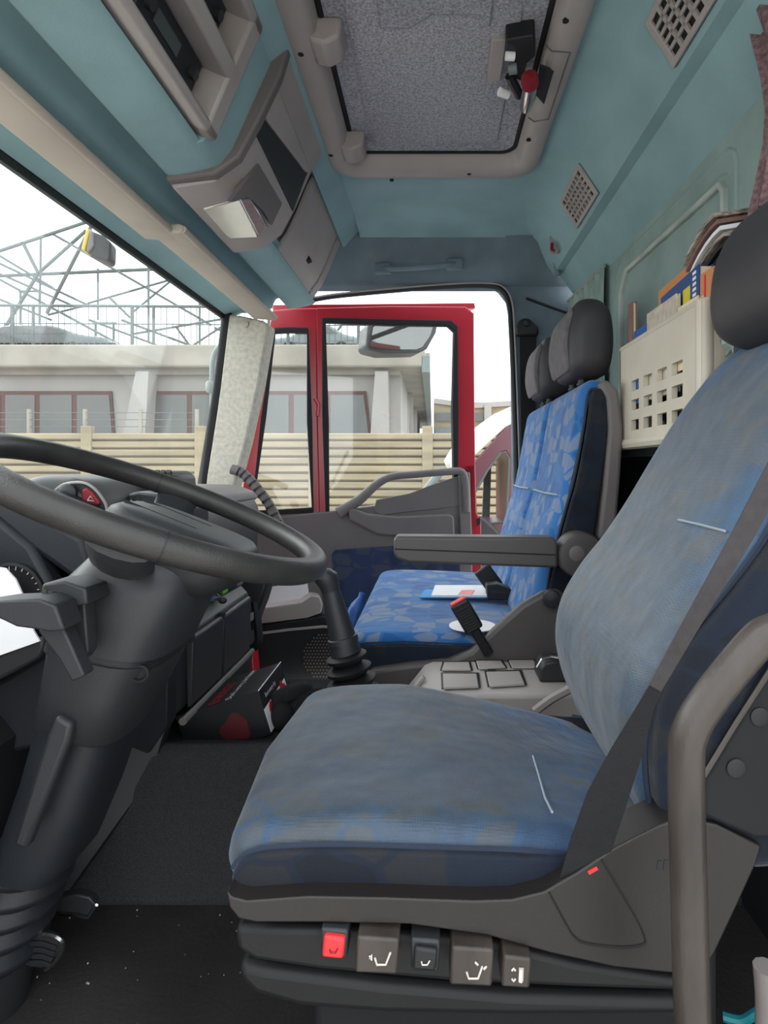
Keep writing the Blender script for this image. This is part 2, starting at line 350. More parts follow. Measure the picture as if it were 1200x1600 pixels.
rear = [(.28, .97), (.34, .968), (.39, .958), (.43, .938), (.45, .912), (.508, .825), (.512, .815), (.543, .812), (.55, .80), (.622, .70)]
mb = MB(); fr = [Vector((a, b)) for a, b in front]
fs = [fr[0]]+spline(fr[1:], 3); mb.sheet([[Vector((p.x, y, p.y)) for p in fs] for y in (.5, 2.46)], (0, 0, .03))
rs = spline([Vector((a, b)) for a, b in rear[:6]], 4)+[Vector(p) for p in rear[6:]]
mb.sheet([[Vector((p.x, y, p.y)) for p in rs] for y in (.5, 2.50)], (0, 0, .03))
mb.box(-.30, .28, .5, 1.16, .97, 1.0)
far = [(1.90, .97), (2.10, .97), (2.25, .966), (2.34, .962), (2.40, .956), (2.43, .948)]
mb.prism([(-.30, a, b) for a, b in far]+[(-.30, 2.43, 1.0), (-.30, 1.90, 1.0)], (.70, 0, 0))
struct('ceiling', mb, M['teal'])
# rear wall with a raised frame round a recessed panel
mb = MB()
mb.box(.62, .65, .42, 2.57, ZF, .73)
wr_ = struct('wall_rear', mb, M['teal_rear'])
def wallpt(px, py, X=.615):
    d = X*F/(px-CX); return Vector((X, d, (CY-py)*d/F))
out_ = [(.70, -.2), (.70, .62), (.73, .66), (1.0, .70), (1.9, .70), (1.98, .66), (2.0, .60), (2.0, -.2)]
inn_ = [(.76, -.2), (.76, .58), (.78, .61), (1.02, .645), (1.86, .645), (1.92, .615), (1.94, .57), (1.94, -.2)]
mb = MB().ring([(.612, a, b) for a, b in [(1.19, .0), (1.19, .62), (1.20, .65), (1.23, .67), (1.90, .69), (1.97, .66), (2.0, .60), (2.0, .0)]],
               [(.618, a, b) for a, b in [(1.23, .04), (1.23, .595), (1.24, .61), (1.26, .62), (1.87, .64), (1.92, .615), (1.94, .57), (1.94, .04)]], (.02, 0, 0))
struct('lower_lining', MB().box(.602, .622, .52, 2.56, ZF-.08, .03), M['dashd'], wr_)
struct('panel_moulding', mb, M['teal_rear'], wr_, bevel=.012, seg=3)
mb = MB().ring([(.606, a, b) for a, b in [(1.235, .05), (1.235, .585), (1.255, .61), (1.87, .63), (1.925, .57), (1.925, .05)]],
               [(.606, a, b) for a, b in [(1.245, .07), (1.245, .575), (1.258, .595), (1.86, .615), (1.912, .56), (1.912, .07)]], (.02, 0, 0))
struct('panel_lip', mb, mat('pale_panel_lip', (172, 180, 174), .8, bump=.1), wr_, bevel=.005)
# right (passenger side) wall: header, rear pillar, front pillar
mb = MB().prism([(-.62, 2.425, .952), (-.62, 2.47, .90), (-.62, 2.545, .80), (-.62, 2.60, .775), (-.62, 2.66, .80), (-.62, 2.66, 1.0), (-.62, 2.43, 1.0)], (1.24, 0, 0))
wright = struct('wall_right', mb, M['slate'], bevel=.01)
mb = MB().xprism([(.342, -.85), (.352, -.10), (.346, .45), (.338, .66), (.325, .73), (.29, .775), (.25, .80), (.30, .83), (.62, .83), (.62, -.85)], 2.57, 2.63)
struct('rear_pillar', mb, M['slate'], wright, bevel=.008)
# rubber seal round the door opening
path = [V(812, 1000, 2.56), V(808, 780, 2.56), V(804, 640, 2.56), V(799, 520, 2.56), V(795, 475, 2.56), V(783, 453, 2.56), V(760, 446, 2.56), V(700, 447, 2.56), V(600, 455, 2.56), V(520, 463, 2.56), V(480, 470, 2.56)]
struct('door_seal', MB().tube(spline(path, 4), .012, 8), M['dashd'], wright)
struct('seal_lip', MB().tube([p+Vector((.012, -.012, .006)) for p in spline(path, 4)], .004, 6), M['grey'], wright)
# quilted upper corner fold
mb = MB().tube([V(790, 372, 2.43), V(840, 365, 2.42), V(862, 385, 2.42), V(872, 430, 2.44)], .012, 8)
struct('lining_fold', mb, M['slate'], wright)
mb = MB().tube([V(822, 466, 2.56), V(860, 480, 2.55), V(895, 492, 2.52)], .006, 6)
struct('lining_crease', mb, M['dashd'], wright)
# front pillar felt trim
mb = MB().prism(pp([(356, 490), (378, 493), (410, 500), (421, 507), (405, 600), (385, 690), (366, 762), (362, 800), (318, 800), (322, 745), (338, 640)], 2.40), (0, .10, .0))
apil = struct('trim_4', mb, M['beige_fab'], bevel=.012, seg=3)
struct('fixing_cap', MB().lathe(V(383, 506, 2.395), (0, 1, 0), [(.004, -.004), (.014, -.003), (.016, .006)], 16), M['visor'], apil)
mb = MB().tube([V(355, 488, 2.41), V(340, 610, 2.41), V(327, 690, 2.41), V(314, 770, 2.41), V(310, 800, 2.41)], .013, 8, flat=1.6)
struct('windscreen_seal', mb, M['blackm'], apil)
# wall left: header and rear pillar of the driver side (behind and beside the eye)
mb = MB().box(-.62, .62, .46, .52, .80, .99); mb.box(.56, .66, .42, .52, ZF, .83)
struct('wall_left', mb, M['slate'], bevel=.01)
mb = MB().prism([(-.845, .46, .62), (-.80, .46, .62), (-.88, .46, -.1), (-.94, .46, -.1)], (0, .06, 0))
struct('trim_5', mb, M['beige_fab'])
# windscreen and its black header
mb = MB().obox((-.848, .5, .622), (0, 1.93, 0), (-.1, 0, -.74), (-.004, 0, 0))
win1 = struct('window_1', mb, M['glass'])
struct('header_band', MB().obox((-.846, .5, .634), (0, 1.93, 0), (-.006, 0, -.028), (-.012, 0, 0)), M['blackm'], win1)
# front bodywork below the windscreen
struct('wall_front', MB().box(-.97, -.93, .46, 2.5, ZF-.2, -.11), M['red'])

# ================================================================ PASSENGER DOOR (door_1), stands ajar
D0 = Vector((-.80, 2.66, 0)); DD = Vector((1.03, .27, 0)).normalized(); DN = Vector((DD.y, -DD.x, 0))    # DN points into the cab
def dp(px, py, off=0): return onplane(px, py, D0+DN*off, DN)
def dpl(pts, off=0): return [dp(x, y, off) for x, y in pts]
door = bpy.data.objects.new('door_1', None); col.objects.link(door); door.location = D0+Vector((0, 0, -.95)); door['kind'] = 'structure'
q_in = [(430, 515), (455, 514), (481, 515), (485, 660), (489, 798), (440, 801), (393, 803), (411, 650)]
q_out = [(426, 484), (455, 482), (494, 481), (496, 660), (500, 800), (440, 840), (368, 840), (396, 650)]
m_in = [(505, 498), (610, 501), (704, 503), (714, 512), (714, 640), (714, 790), (640, 800), (560, 806), (511, 806), (507, 660)]
m_out = [(494, 481), (610, 478), (728, 479), (741, 489), (742, 640), (744, 830), (640, 840), (560, 845), (500, 845), (496, 660)]
mb = MB().ring(dpl(q_out), dpl(q_in), -DN*.05); mb.ring(dpl(m_out), dpl(m_in), -DN*.05)
mb.prism(dpl([(724, 726), (743, 726), (745, 800), (752, 815), (753, 900), (752, 1000), (724, 1000)]), -DN*.06)
struct('door_frame', mb, M['red'], door, bevel=.012, seg=3)
mb = MB().prism(dpl([(426, 476), (742, 473), (743, 482), (426, 486)], -.02), -DN*.05)
struct('outer_flange', mb, M['red'], door, bevel=.004)
struct('keeper_slot', MB().prism(dpl([(744, 812), (750, 808), (751, 818), (746, 822)], .002), -DN*.004), M['blackm'], door)
def grow(poly, k):
    cx_ = sum(p[0] for p in poly)/len(poly); cy_ = sum(p[1] for p in poly)/len(poly)
    o = []
    for x, y in poly:
        l = math.hypot(x-cx_, y-cy_); o.append((x+(x-cx_)/l*k, y+(y-cy_)/l*k))
    return o
mb = MB().ring(dpl(grow(m_in, 3), .008), dpl(grow(m_in, -7), .008), -DN*.035)
struct('window_seal', mb, M['blackm'], door, bevel=.004)
mb = MB().ring(dpl(grow(q_in, 3), .008), dpl(grow(q_in, -5), .008), -DN*.035)
struct('quarter_seal', mb, M['blackm'], door, bevel=.004)
struct('window_pane', MB().prism(dpl(grow(m_in, -4), -.018), -DN*.004), M['glassd'], door)
struct('quarter_pane', MB().prism(dpl(grow(q_in, -3), -.018), -DN*.004), M['glassd'], door)
struct('pillar_clip', MB().tube(dpl([(492, 622), (498, 632), (496, 650)], .012), .008, 6), M['red'], door)
# grey door card with the pull loop
card = [(376, 806), (440, 806), (487, 801), (512, 799), (540, 796), (585, 790), (640, 775), (690, 757), (724, 742), (735, 745), (739, 850), (739, 1080), (540, 1080), (400, 1080), (374, 900)]
dc = struct('door_card', MB().prism(dpl(card, .012), -DN*.05), M['greyd'], door, bevel=.01, seg=3)
loop = spline(dpl([(528, 802), (560, 782), (588, 757), (612, 745), (650, 741), (700, 737), (722, 738), (728, 760), (729, 800)], .03), 5)
struct('pull_handle', MB().tube(loop, [.028-.010*min(1, i/14) for i in range(len(loop))], 10), M['greyd'], door)
struct('handle_recess', MB().prism(dpl([(588, 781), (640, 771), (676, 757), (722, 742), (726, 790), (680, 796), (640, 800), (596, 806), (584, 800)], .017), -DN*.01), M['greyd'], door, bevel=.004)
struct('card_rib', MB().prism(dpl([(717, 738), (735, 738), (738, 880), (720, 880)], .026), -DN*.02), M['greyd'], door, bevel=.006)
struct('lock_slot', MB().prism(dpl([(722, 737), (728, 735), (729, 752), (724, 753)], .03), -DN*.01), M['blackm'], door)
struct('card_screw', MB().lathe(dp(731, 781, .028), DN, [(.009, 0), (.008, .004), (.002, .005)], 12), M['dash'], door)
struct('arm_pull', MB().prism(dpl([(544, 796), (551, 794), (575, 803), (620, 807), (703, 803), (710, 808), (711, 838), (640, 838), (590, 835), (556, 818), (546, 812)], .055), -DN*.045), M['greyd'], door, bevel=.01, seg=3)
struct('fabric_insert', MB().prism(dpl([(518, 866), (524, 859), (600, 854), (712, 850), (720, 856), (720, 935), (560, 950), (522, 948)], .022), -DN*.014), M['doorcloth'], door, bevel=.006)
# lower front of the door: kerb window, ledge, loudspeaker grille
struct('kerb_pane', MB().prism(dpl([(408, 920), (480, 908), (483, 930), (472, 939), (402, 948)], .016), -DN*.004), M['white'], door)  # opaque white slab, brightness of the yard outside put into its colour
struct('kerb_sill', MB().prism(dpl([(403, 950), (470, 940), (486, 929), (500, 932), (505, 945), (502, 958), (480, 966), (400, 976)], .075), -DN*.07), M['grey'], door, bevel=.008)
struct('lower_panel', MB().prism(dpl([(398, 978), (505, 962), (545, 985), (548, 1075), (398, 1078)], .06), -DN*.05), M['dashd'], door, bevel=.008)
struct('kerb_trim', MB().tube(dpl([(405, 990), (450, 984), (505, 979), (520, 980)], .066), .006, 6), M['grey'], door)
holes = MB()
for j in range(15):
    for i in range(14):
        x = 473+i*5+(j % 2)*2.5; y = 992+j*5
        if ((x-512)/38)**2+((y-1027)/38)**2 < 1: holes.lathe(dp(x, y, .061), DN, [(.0045, 0), (.004, .0015)], 6)
struct('speaker_grille', MB().lathe(dp(512, 1027, .060), DN, [(.125, -.004), (.125, .0008), (.12, .001)], 28), M['black'], door)
o = struct('grille_hole', holes, M['greyd'], door); o['kind'] = 'stuff'
# door mirror outside
t = thing('door_mirror', 'passenger side wing mirror seen through the open door window', 'mirror', V(628, 560, 3.25))
sh = [(575, 508), (582, 501), (676, 497), (685, 504), (682, 520), (668, 545), (655, 551), (600, 552), (576, 546), (572, 540)]
MN = Vector((.5, -.86, .08)).normalized(); MP = V(628, 525, 3.25)
def mp_(l, o=0): return [onplane(x, y, MP+MN*o, MN) for x, y in l]
ob('housing', MB().prism(mp_(sh), -MN*.12), M['dash'], t, bevel=.03, seg=3)
gl = [(583, 512), (590, 506), (672, 503), (677, 509), (672, 525), (660, 542), (650, 546), (600, 546), (578, 542)]
ob('mirror_glass', MB().prism(mp_(gl, .012), -MN*.02), M['mirror'], t, label='scratched mirror glass')
ob('arm', MB().tube([V(650, 502, 3.28), V(645, 484, 2.96)], .014, 8), M['black'], t)
t = thing('mirror_arm', 'grey tubular mirror arm outside beside the felt front pillar', 'mirror arm', V(332, 700, 2.62))
ob('tube', MB().tube(spline([V(378, 535, 2.47), V(356, 536, 2.58), V(340, 545, 2.62), V(332, 570, 2.62), V(332, 640, 2.62), V(330, 700, 2.62)], 5), .012, 10), M['cargrey'], t)
ob('clamp', MB().lathe(V(331, 596, 2.62), (0, 0, 1), [(.02, 0), (.026, -.008), (.026, -.04), (.02, -.05)], 14), M['cargrey'], t)

# driver door (door_2_unseen), unseen, added wide open at the eye's left to block light
door2_unseen = bpy.data.objects.new('door_2_unseen', None); col.objects.link(door2_unseen); door2_unseen.location = (-.86, .44, -1.0); door2_unseen['kind'] = 'structure'
mb = MB(); mb.box(-.92, -.86, -.72, .44, -1.05, -.12)
for a, b, c, d in ((-.72, -.64, -.12, .80), (.36, .44, -.12, .80), (-.64, .36, .72, .80)): mb.box(-.92, -.87, a, b, c, d)
struct('door_shell', mb, M['red'], door2_unseen, bevel=.01)
struct('door_card', MB().box(-.86, -.83, -.68, .40, -1.0, -.10), M['greyd'], door2_unseen, bevel=.012)
struct('window_pane', MB().box(-.90, -.896, -.64, .36, -.12, .72), M['glassd'], door2_unseen)
# ================================================================ OVERHEAD: hatch, console, visors, vents
HX0, HX1, HY0, HY1, HZ = -.325, .335, 1.10, 1.945, .948
t = thing('roof_hatch', 'grey felt roof hatch in a moulded frame with crank latch', 'roof hatch', (0, 1.52, HZ))
def rrect(x0, x1, y0, y1, r, z, n=5):
    o = []
    for cx_, cy_, a0 in ((x1-r, y1-r, 0), (x0+r, y1-r, 90), (x0+r, y0+r, 180), (x1-r, y0+r, 270)):
        o += [Vector((cx_+r*math.cos(math.radians(a0+90*k/n)), cy_+r*math.sin(math.radians(a0+90*k/n)), z)) for k in range(n+1)]
    return o
secs = [rrect(HX0, HX1, HY0, HY1, .09, HZ+.025), rrect(HX0+.003, HX1-.003, HY0+.003, HY1-.003, .088, HZ+.006), rrect(HX0+.014, HX1-.014, HY0+.014, HY1-.014, .08, HZ),
        rrect(HX0+.05, HX1-.05, HY0+.05, HY1-.05, .06, HZ), rrect(HX0+.066, HX1-.066, HY0+.066, HY1-.066, .05, HZ+.012), rrect(HX0+.075, HX1-.075, HY0+.078, HY1-.078, .045, HZ+.07)]
ob('frame', MB().loft(secs, cap=False), M['grey'], t, ang=50)
pan = ob('panel', MB().loft([rrect(HX0+.085, HX1-.085, HY0+.088, HY1-.088, .04, HZ+.050), rrect(HX0+.085, HX1-.085, HY0+.088, HY1-.088, .04, HZ+.075)]), M['hatch'], t)
ob('panel_rib', MB().loft([rrect(HX0+.135, HX1-.14, HY0+.16, HY1-.13, .03, HZ+.046), rrect(HX0+.125, HX1-.13, HY0+.15, HY1-.12, .03, HZ+.056)]), M['hatch'], pan)
ob('panel_rib', MB().prism([(-.12, 1.33, HZ+.040), (-.05, 1.33, HZ+.040), (.0, 1.29, HZ+.040), (.1, 1.29, HZ+.040), (.13, 1.33, HZ+.040), (.13, 1.12, HZ+.04), (-.12, 1.12, HZ+.04)], (0, 0, .012)), M['hatch'], pan, bevel=.006)
ob('rubber_seal', MB().tube(rrect(HX0+.078, HX1-.078, HY0+.081, HY1-.081, .042, HZ+.052), .008, 6, closed=True), M['blackm'], t)
for y in (1.74, 1.30):
    ob('hinge_cover', MB().xprism([(HX0+.045, HZ+.02), (HX0+.052, HZ-.004), (HX0+.085, HZ-.012), (HX0+.118, HZ+.004), (HX0+.125, HZ+.05), (HX0+.05, HZ+.05)], y, y+.085), M['grey'], t, bevel=.008)
for px, py in ((470, 85), (517, 243), (612, 282), (733, 272), (826, 219), (884, 33)):
    d = HZ*F/(CY-py); p = V(px, py, d); ob('screw', MB().lathe(p+Vector((0, 0, -.001)), (0, 0, 1), [(.002, .0), (.007, .0), (.007, .004)], 10), M['blackm'], t)
# latch
HL = HZ+.03
def hz(px, py, z): return V(px, py, z*F/(CY-py))
lb = ob('latch_plate', MB().prism([hz(x, y, HL+.004) for x, y in ((768, 64), (792, 62), (782, 128), (760, 130))], (0, 0, .03)), M['grey'], t, bevel=.003)
ob('latch_bracket', MB().prism([hz(x, y, HL-.02) for x, y in ((790, 63), (835, 56), (837, 88), (824, 100), (816, 128), (800, 122), (806, 96), (790, 86))], (0, 0, .04)), M['black'], lb, bevel=.004)
ob('roller', MB().tube([hz(790, 87, HL-.025), hz(804, 88, HL-.025)], .010, 10), M['white'], lb)
ob('roller', MB().tube([hz(795, 108, HL-.025), hz(808, 106, HL-.025)], .013, 10), M['cargrey'], lb)
ob('roller', MB().tube([hz(780, 143, HL-.025), hz(794, 148, HL-.025)], .011, 10), M['white'], lb)
ob('latch_arm', MB().tube([hz(796, 118, HL-.02), hz(812, 150, HL-.035)], .012, 8), M['black'], lb)
cr = ob('crank', MB().tube([hz(829, 132, HL-.06), hz(826, 150, HL-.062), hz(821, 168, HL-.055)], [.017, .019, .015], 12), M['chrome'], t, label='shiny grey crank arm')
ob('crank_knob', MB().lathe(hz(828, 132, HL-.075), (0, -.25, -1), [(.02, -.022), (.0215, -.006), (.019, .004), (.004, .006)], 18), M['hazard'], cr, label='dark red round knob')
ob('latch_recess', MB().prism([hz(x, y, HZ-.002) for x, y in ((843, 103), (865, 112), (850, 163), (838, 150))], (0, 0, .006)), M['dash'], t)
ob('warning_label', MB().prism([hz(x, y, HZ-.003) for x, y in ((843, 104), (854, 108), (848, 142), (838, 140))], (0, 0, .003)), M['black'], t)
ob('cover_seam', MB().tube([hz(x, y, HZ-.001) for x, y in ((852, 70), (862, 80), (891, 82), (857, 186), (835, 190), (826, 184))], .002, 5), M['greyd'], t)

# overhead console: body and units
cons = thing('overhead_console', 'grey overhead console row above the windscreen with lamp and shelves', 'console', (-.47, 1.5, .66))
face0 = Vector((-.475, 0, .690)); fu = Vector((.10, 0, .235)).normalized(); fn = Vector((fu.z, 0, -fu.x))   # sloping face; fn points into the cab
def fp(s, y, o=0): return face0+fu*s+Vector((0, y, 0))+fn*o
FS = .262
# near unit: frame with two slots
unit = ob('radio_housing', MB().obox(fp(0, .55, .002), Vector((0, .03, 0)), fu*FS, fn*.02), M['grey'], cons)
mb = MB()
for s0, s1 in ((0, .022), (.112, .15), (.235, FS)): mb.obox(fp(s0, .58, -.07), (0, .66, 0), fu*(s1-s0), fn*.09)
mb.obox(fp(0, 1.19, -.07), (0, .05, 0), fu*FS, fn*.09)
ob('radio_frame', mb, M['grey'], cons, bevel=.007)
ob('slot_lining', MB().obox(fp(.01, .58, -.075), (0, .63, 0), fu*.24, fn*.02), M['greyd'], cons)
def radio(y0, y1, s0, s1, lab):
    r = ob('slot_radio', MB().obox(fp(s0, y0, -.05), (0, y1-y0, 0), fu*(s1-s0), fn*.022), M['dashd'], cons, bevel=.002, label=lab)
    w = s1-s0
    for k in range(5): ob('key', MB().obox(fp(s0+w*.15, y0+.02+k*.034, -.028), (0, .024, 0), fu*.010, fn*.004), M['dash'], r)
    ob('display', MB().obox(fp(s0+w*.45, y0+.05, -.028), (0, .09, 0), fu*.025, fn*.002), M['cardark'], r)
    for yy in (y0+.025, y1-.025): ob('knob', MB().lathe(fp(s0+w*.6, yy, -.028), fn, [(.011, 0), (.011, .01), (.003, .011)], 14), M['dash'], r)
radio(.95, 1.175, .026, .108, 'dark radio unit in the lower slot'); radio(.80, 1.175, .154, .230, 'dark recorder in the upper slot')
# middle unit with the lamp
pm = [(-.605, .652), (-.60, .645), (-.505, .660), (-.455, .70), (-.415, .775), (-.362, .895), (-.33, .95), (-.40, .95), (-.60, .70)]
mu = MB().xprism([tuple(p) for p in pm], 1.36, 1.775)
ob('filler', MB().xprism([(-.53, .672), (-.482, .686), (-.455, .72), (-.372, .905), (-.35, .968), (-.46, .968)], 1.238, 1.36), M['teal'], cons)
ob('filler', MB().xprism([(-.30, .972), (-.372, .915), (-.40, .955), (-.40, .972)], .5, 2.46), M['teal'], cons)
ob('filler', MB().xprism([(-.60, .664), (-.525, .676), (-.52, .70), (-.60, .70)], 1.775, 2.45), M['teal'], cons)
mid = ob('lamp_housing', mu, M['grey'], cons, bevel=.008, seg=3)
mb = MB().prism([(x, 1.335, z) for x, z in [(-.607, .652), (-.497, .664), (-.440, .704), (-.396, .784), (-.345, .892), (-.325, .96), (-.40, .96), (-.60, .72)]], (0, .03, 0))
ob('edge_trim', mb, M['greyd'], cons, bevel=.006)
# lamp lens lies on the underside
def und(px, py, lift=.0):                      # underside plane of the middle unit
    n = Vector((.015, 0, -.095)).normalized(); return onplane(px, py, Vector((-.60, 0, .645))+n*lift, n)
ob('lamp_lens', MB().prism([und(x, y, .003) for x, y in ((317, 327), (375, 312), (384, 330), (404, 371), (360, 373), (352, 368))], (0, 0, .02)), M['lens'], mid, bevel=.003, label='clear reading lamp lens')
def up(px, py, lift=.0):                       # rear facing slope of the middle unit
    a = und(392, 345, .006); n = Vector((.62, 0, -.78)); return onplane(px, py, a+n*lift, n)
ob('lamp_lens', MB().prism([up(x, y, .004) for x, y in ((376, 313), (392, 310), (420, 356), (405, 371))], (-.01, 0, .015)), M['chrome'], mid, bevel=.003, label='chromed lamp strip')
a3 = Vector((-.415, 0, .775)); n3 = Vector((.12, 0, -.053)).normalized()
def sl(px, py, lift=0): return onplane(px, py, a3+n3*lift, n3)
ob('lamp_recess', MB().prism([sl(x, y, .002) for x, y in ((404, 256), (441, 318), (425, 352), (412, 330), (388, 308), (360, 316))], -n3*.01), M['greyd'], mid)
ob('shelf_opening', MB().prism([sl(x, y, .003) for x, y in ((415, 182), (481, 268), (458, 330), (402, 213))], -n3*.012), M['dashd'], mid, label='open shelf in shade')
ob('shelf_lip', MB().prism([sl(x, y, .012) for x, y in ((414, 183), (436, 140), (486, 268), (480, 270))], -n3*.02), M['grey'], mid, bevel=.003)
# end cupboard
pe = [(-.515, .688), (-.50, .70), (-.462, .752), (-.428, .822), (-.395, .905), (-.37, .95), (-.45, .95), (-.55, .74)]
ob('console_gap', MB().xprism([(a-.012, b+.004) for a, b in pe], 1.775, 2.46), M['black'], cons)
cd = ob('cupboard_door', MB().xprism(pe, 1.90, 2.37), M['grey'], cons, bevel=.008, seg=3)
ob('end_cap', MB().xprism(pe, 2.385, 2.455), M['grey'], cons, bevel=.006)
lp_ = onplane(481, 408, Vector((-.462, 0, .752)), Vector((.07, 0, -.034)).normalized())
ob('latch', MB().obox(lp_+Vector((-.014, -.018, -.010)), (.028, 0, .012), (0, .036, 0), (-.008, 0, .016)), M['blackm'], cd, bevel=.003)
# visors
def visor(y0, y1, lab, dx):
    t = thing('sun_visor', lab, 'sun visor', (-.70+dx, (y0+y1)/2, .605), 'folded sun visors along the windscreen')
    pr = [(-.745+dx, .612), (-.74+dx, .603), (-.66+dx, .597), (-.648+dx, .602), (-.648+dx, .618), (-.66+dx, .622)]
    ob('panel', MB().xprism(pr, y0, y1), M['visor'], t, bevel=.006, seg=3)
    ob('edge_roll', MB().tube([(-.652+dx, y0+.005, .608), (-.652+dx, y1-.005, .608)], .010, 10), M['visor'], t)
    ob('pivot', MB().tube([(-.73+dx, y0-.015, .612), (-.73+dx, y0+.03, .612)], .008, 8), M['greyd'], t)
    return t
visor(.52, 1.56, 'nearer beige sun visor folded along the windscreen above the wheel', -.02)
visor(1.50, 2.40, 'farther beige sun visor reaching to the felt front pillar', .012)
# rear slope vents
va = Vector((.447, 0, .918)); vn = Vector((-.05, 0, -.115)).normalized()
va2 = Vector((.508, 0, .825)); vdir = (va2-va).normalized(); vn = Vector((vdir.z, 0, -vdir.x)).normalized()
def vent(y0, y1, lab):
    s0, s1 = -.004, .106
    t = thing('vent_grille', lab, 'vent', tuple(va+vdir*.06+Vector((0, (y0+y1)/2, 0))), 'grey vent grilles on the rear lining')
    def q(s, y, o=0): return va+vdir*s+Vector((0, y, 0))+vn*o
    ob('backing', MB().obox(q(s0, y0, -.002), vdir*(s1-s0), (0, y1-y0, 0), vn*.003), M['blackm'], t)
    ob('frame', MB().ring([q(s0, y0, .001), q(s1, y0, .001), q(s1, y1, .001), q(s0, y1, .001)],
                          [q(s0+.012, y0+.02, .001), q(s1-.012, y0+.02, .001), q(s1-.012, y1-.02, .001), q(s0+.012, y1-.02, .001)], vn*.008), M['grey'], t, bevel=.002)
    n1, n2 = 5, 8
    for k in range(1, n1):
        s = s0+.012+(s1-s0-.024)*k/n1; ob('bar', MB().obox(q(s-.0035, y0+.015, .002), vdir*.007, (0, y1-y0-.03, 0), vn*.006), M['grey'], t)
    for k in range(1, n2):
        y = y0+.02+(y1-y0-.04)*k/n2; ob('bar', MB().obox(q(s0+.008, y-.005, .002), vdir*(s1-s0-.016), (0, .010, 0), vn*.006), M['grey'], t)
    return t
vent(1.78, 2.04, 'farther grey square-holed vent on the rear lining near the corner')
vent(.90, 1.22, 'nearer grey square-holed vent high on the rear lining')
# grab strap over the passenger door
hy = 2.455
t = thing('grab_strap', 'dark grey grab strap on the lining above the passenger door', 'grab handle', V(655, 425, hy))
ob('grip', MB().tube(spline([V(590, 419, hy+.01), V(615, 420, hy-.022), V(655, 418, hy-.026), V(695, 414, hy-.022), V(720, 411, hy+.01)], 4), .017, 8, flat=.7), M['slate'], t)
for px, py in ((598, 419), (711, 412)):
    ob('mount', MB().obox(V(px-13, py+9, hy-.02), (.07, 0, .003), (0, 0, .048), (0, .05, .01)), M['slate'], t, bevel=.008)
t = thing('coat_hook', 'small grey coat hook plate in the rear lining corner', 'hook', V(864, 395, 2.38))
ob('plate', MB().prism(pp([(858, 368), (864, 368), (874, 388), (872, 398), (860, 398), (857, 388)], 2.29), (.02, .02, .02)), M['grey'], t, bevel=.003)
ob('hook', MB().tube(pp([(863, 380), (862, 390), (867, 392)], 2.275), .006, 6), M['hazard'], t)
# passenger belt
t = thing('passenger_belt', 'dark seat belt and guide on the far rear pillar', 'seat belt', V(818, 700, 2.54))
ob('guide', MB().prism(pp([(806, 510), (812, 500), (820, 496), (828, 498), (842, 510), (842, 524), (806, 524)], 2.53), (0, .03, 0)), M['black'], t, bevel=.01)
ob('bolt', MB().lathe(V(823, 505, 2.53), (0, -1, 0), [(.016, 0), (.014, .012), (.004, .014)], 14), M['dashd'], t)
ob('strap', MB().prism(pp([(812, 522), (838, 522), (836, 700), (815, 700)], 2.55), (0, .004, 0)), M['belt'], t)

# ================================================================ BENCH (passenger double seat)
BY0, BY1 = 1.53, 2.50
bench = thing('passenger_bench', 'blue patterned two-place passenger bench with grey armrest', 'seat', (.1, 2.0, ZF+.25))
cp = [(-.20, -.515), (-.225, -.49), (-.222, -.455), (-.185, -.435), (-.08, -.432), (.08, -.438), (.20, -.445), (.30, -.45), (.36, -.47), (.34, -.52), (.05, -.525)]
ob('cushion', pillow(MB(), cp, BY0, BY1, .022), M['seatblue'], bench)
ob('cushion_side', MB().xprism([(-.205, -.512), (-.222, -.492), (-.222, -.478), (-.19, -.462), (-.08, -.458), (.1, -.464), (.24, -.472), (.24, -.525), (-.19, -.525)], BY0-.006, BY0+.02), M['seatdark'], bench, bevel=.006, label='navy cushion side')
ob('seam', MB().tube([(x, BY0-.001, z+.002) for x, z in [(-.222, -.478), (-.19, -.459), (-.08, -.455), (.1, -.462), (.2, -.468)]], .0025, 6), M['piping'], bench)
bp_ = [(.25, -.45), (.262, -.37), (.285, -.27), (.315, -.16), (.345, -.06), (.372, .08), (.388, .17), (.40, .215), (.43, .235), (.46, .215), (.465, .1), (.44, -.1), (.41, -.3), (.38, -.46)]
half = (BY0+.02+BY1)/2
for y0, y1, l in ((BY0+.015, half-.004, 'nearer seat back'), (half+.004, BY1, 'farther seat back')):
    b = ob('backrest', pillow(MB(), bp_, y0, y1, .045), M['seatblue'], bench, label=l)
    ob('stitch_line', MB().tube([(.338, y0+.05, -.075), (.336, (y0+y1)/2, -.077), (.338, y1-.05, -.075)], .003, 6), M['pipeg'], b)
sp_ = [(.300, -.38), (.315, -.27), (.345, -.15), (.378, -.03), (.402, .1), (.415, .19), (.432, .205), (.45, .19), (.455, .08), (.43, -.1), (.40, -.3), (.37, -.40)]
ob('side_panel', MB().xprism([tuple(p) for p in spline([Vector(p) for p in sp_], 4, True)], BY0+.004, BY0+.025), M['seatdark'], bench, bevel=.008, label='navy side panel')
ob('piping', MB().tube([Vector((p.x-.008, BY0+.012, p.y)) for p in spline([Vector(p) for p in sp_[:8]], 5)], .004, 6), M['piping'], bench)
sh_ = [(.43, .215), (.455, .23), (.485, .20), (.497, .1), (.49, -.02), (.478, -.16), (.462, -.19), (.43, -.19), (.445, -.05), (.458, .1), (.452, .18)]
ob('back_shell', MB().xprism(sh_, BY0+.0, BY1-.02), M['greyd'], bench, bevel=.01, seg=3)
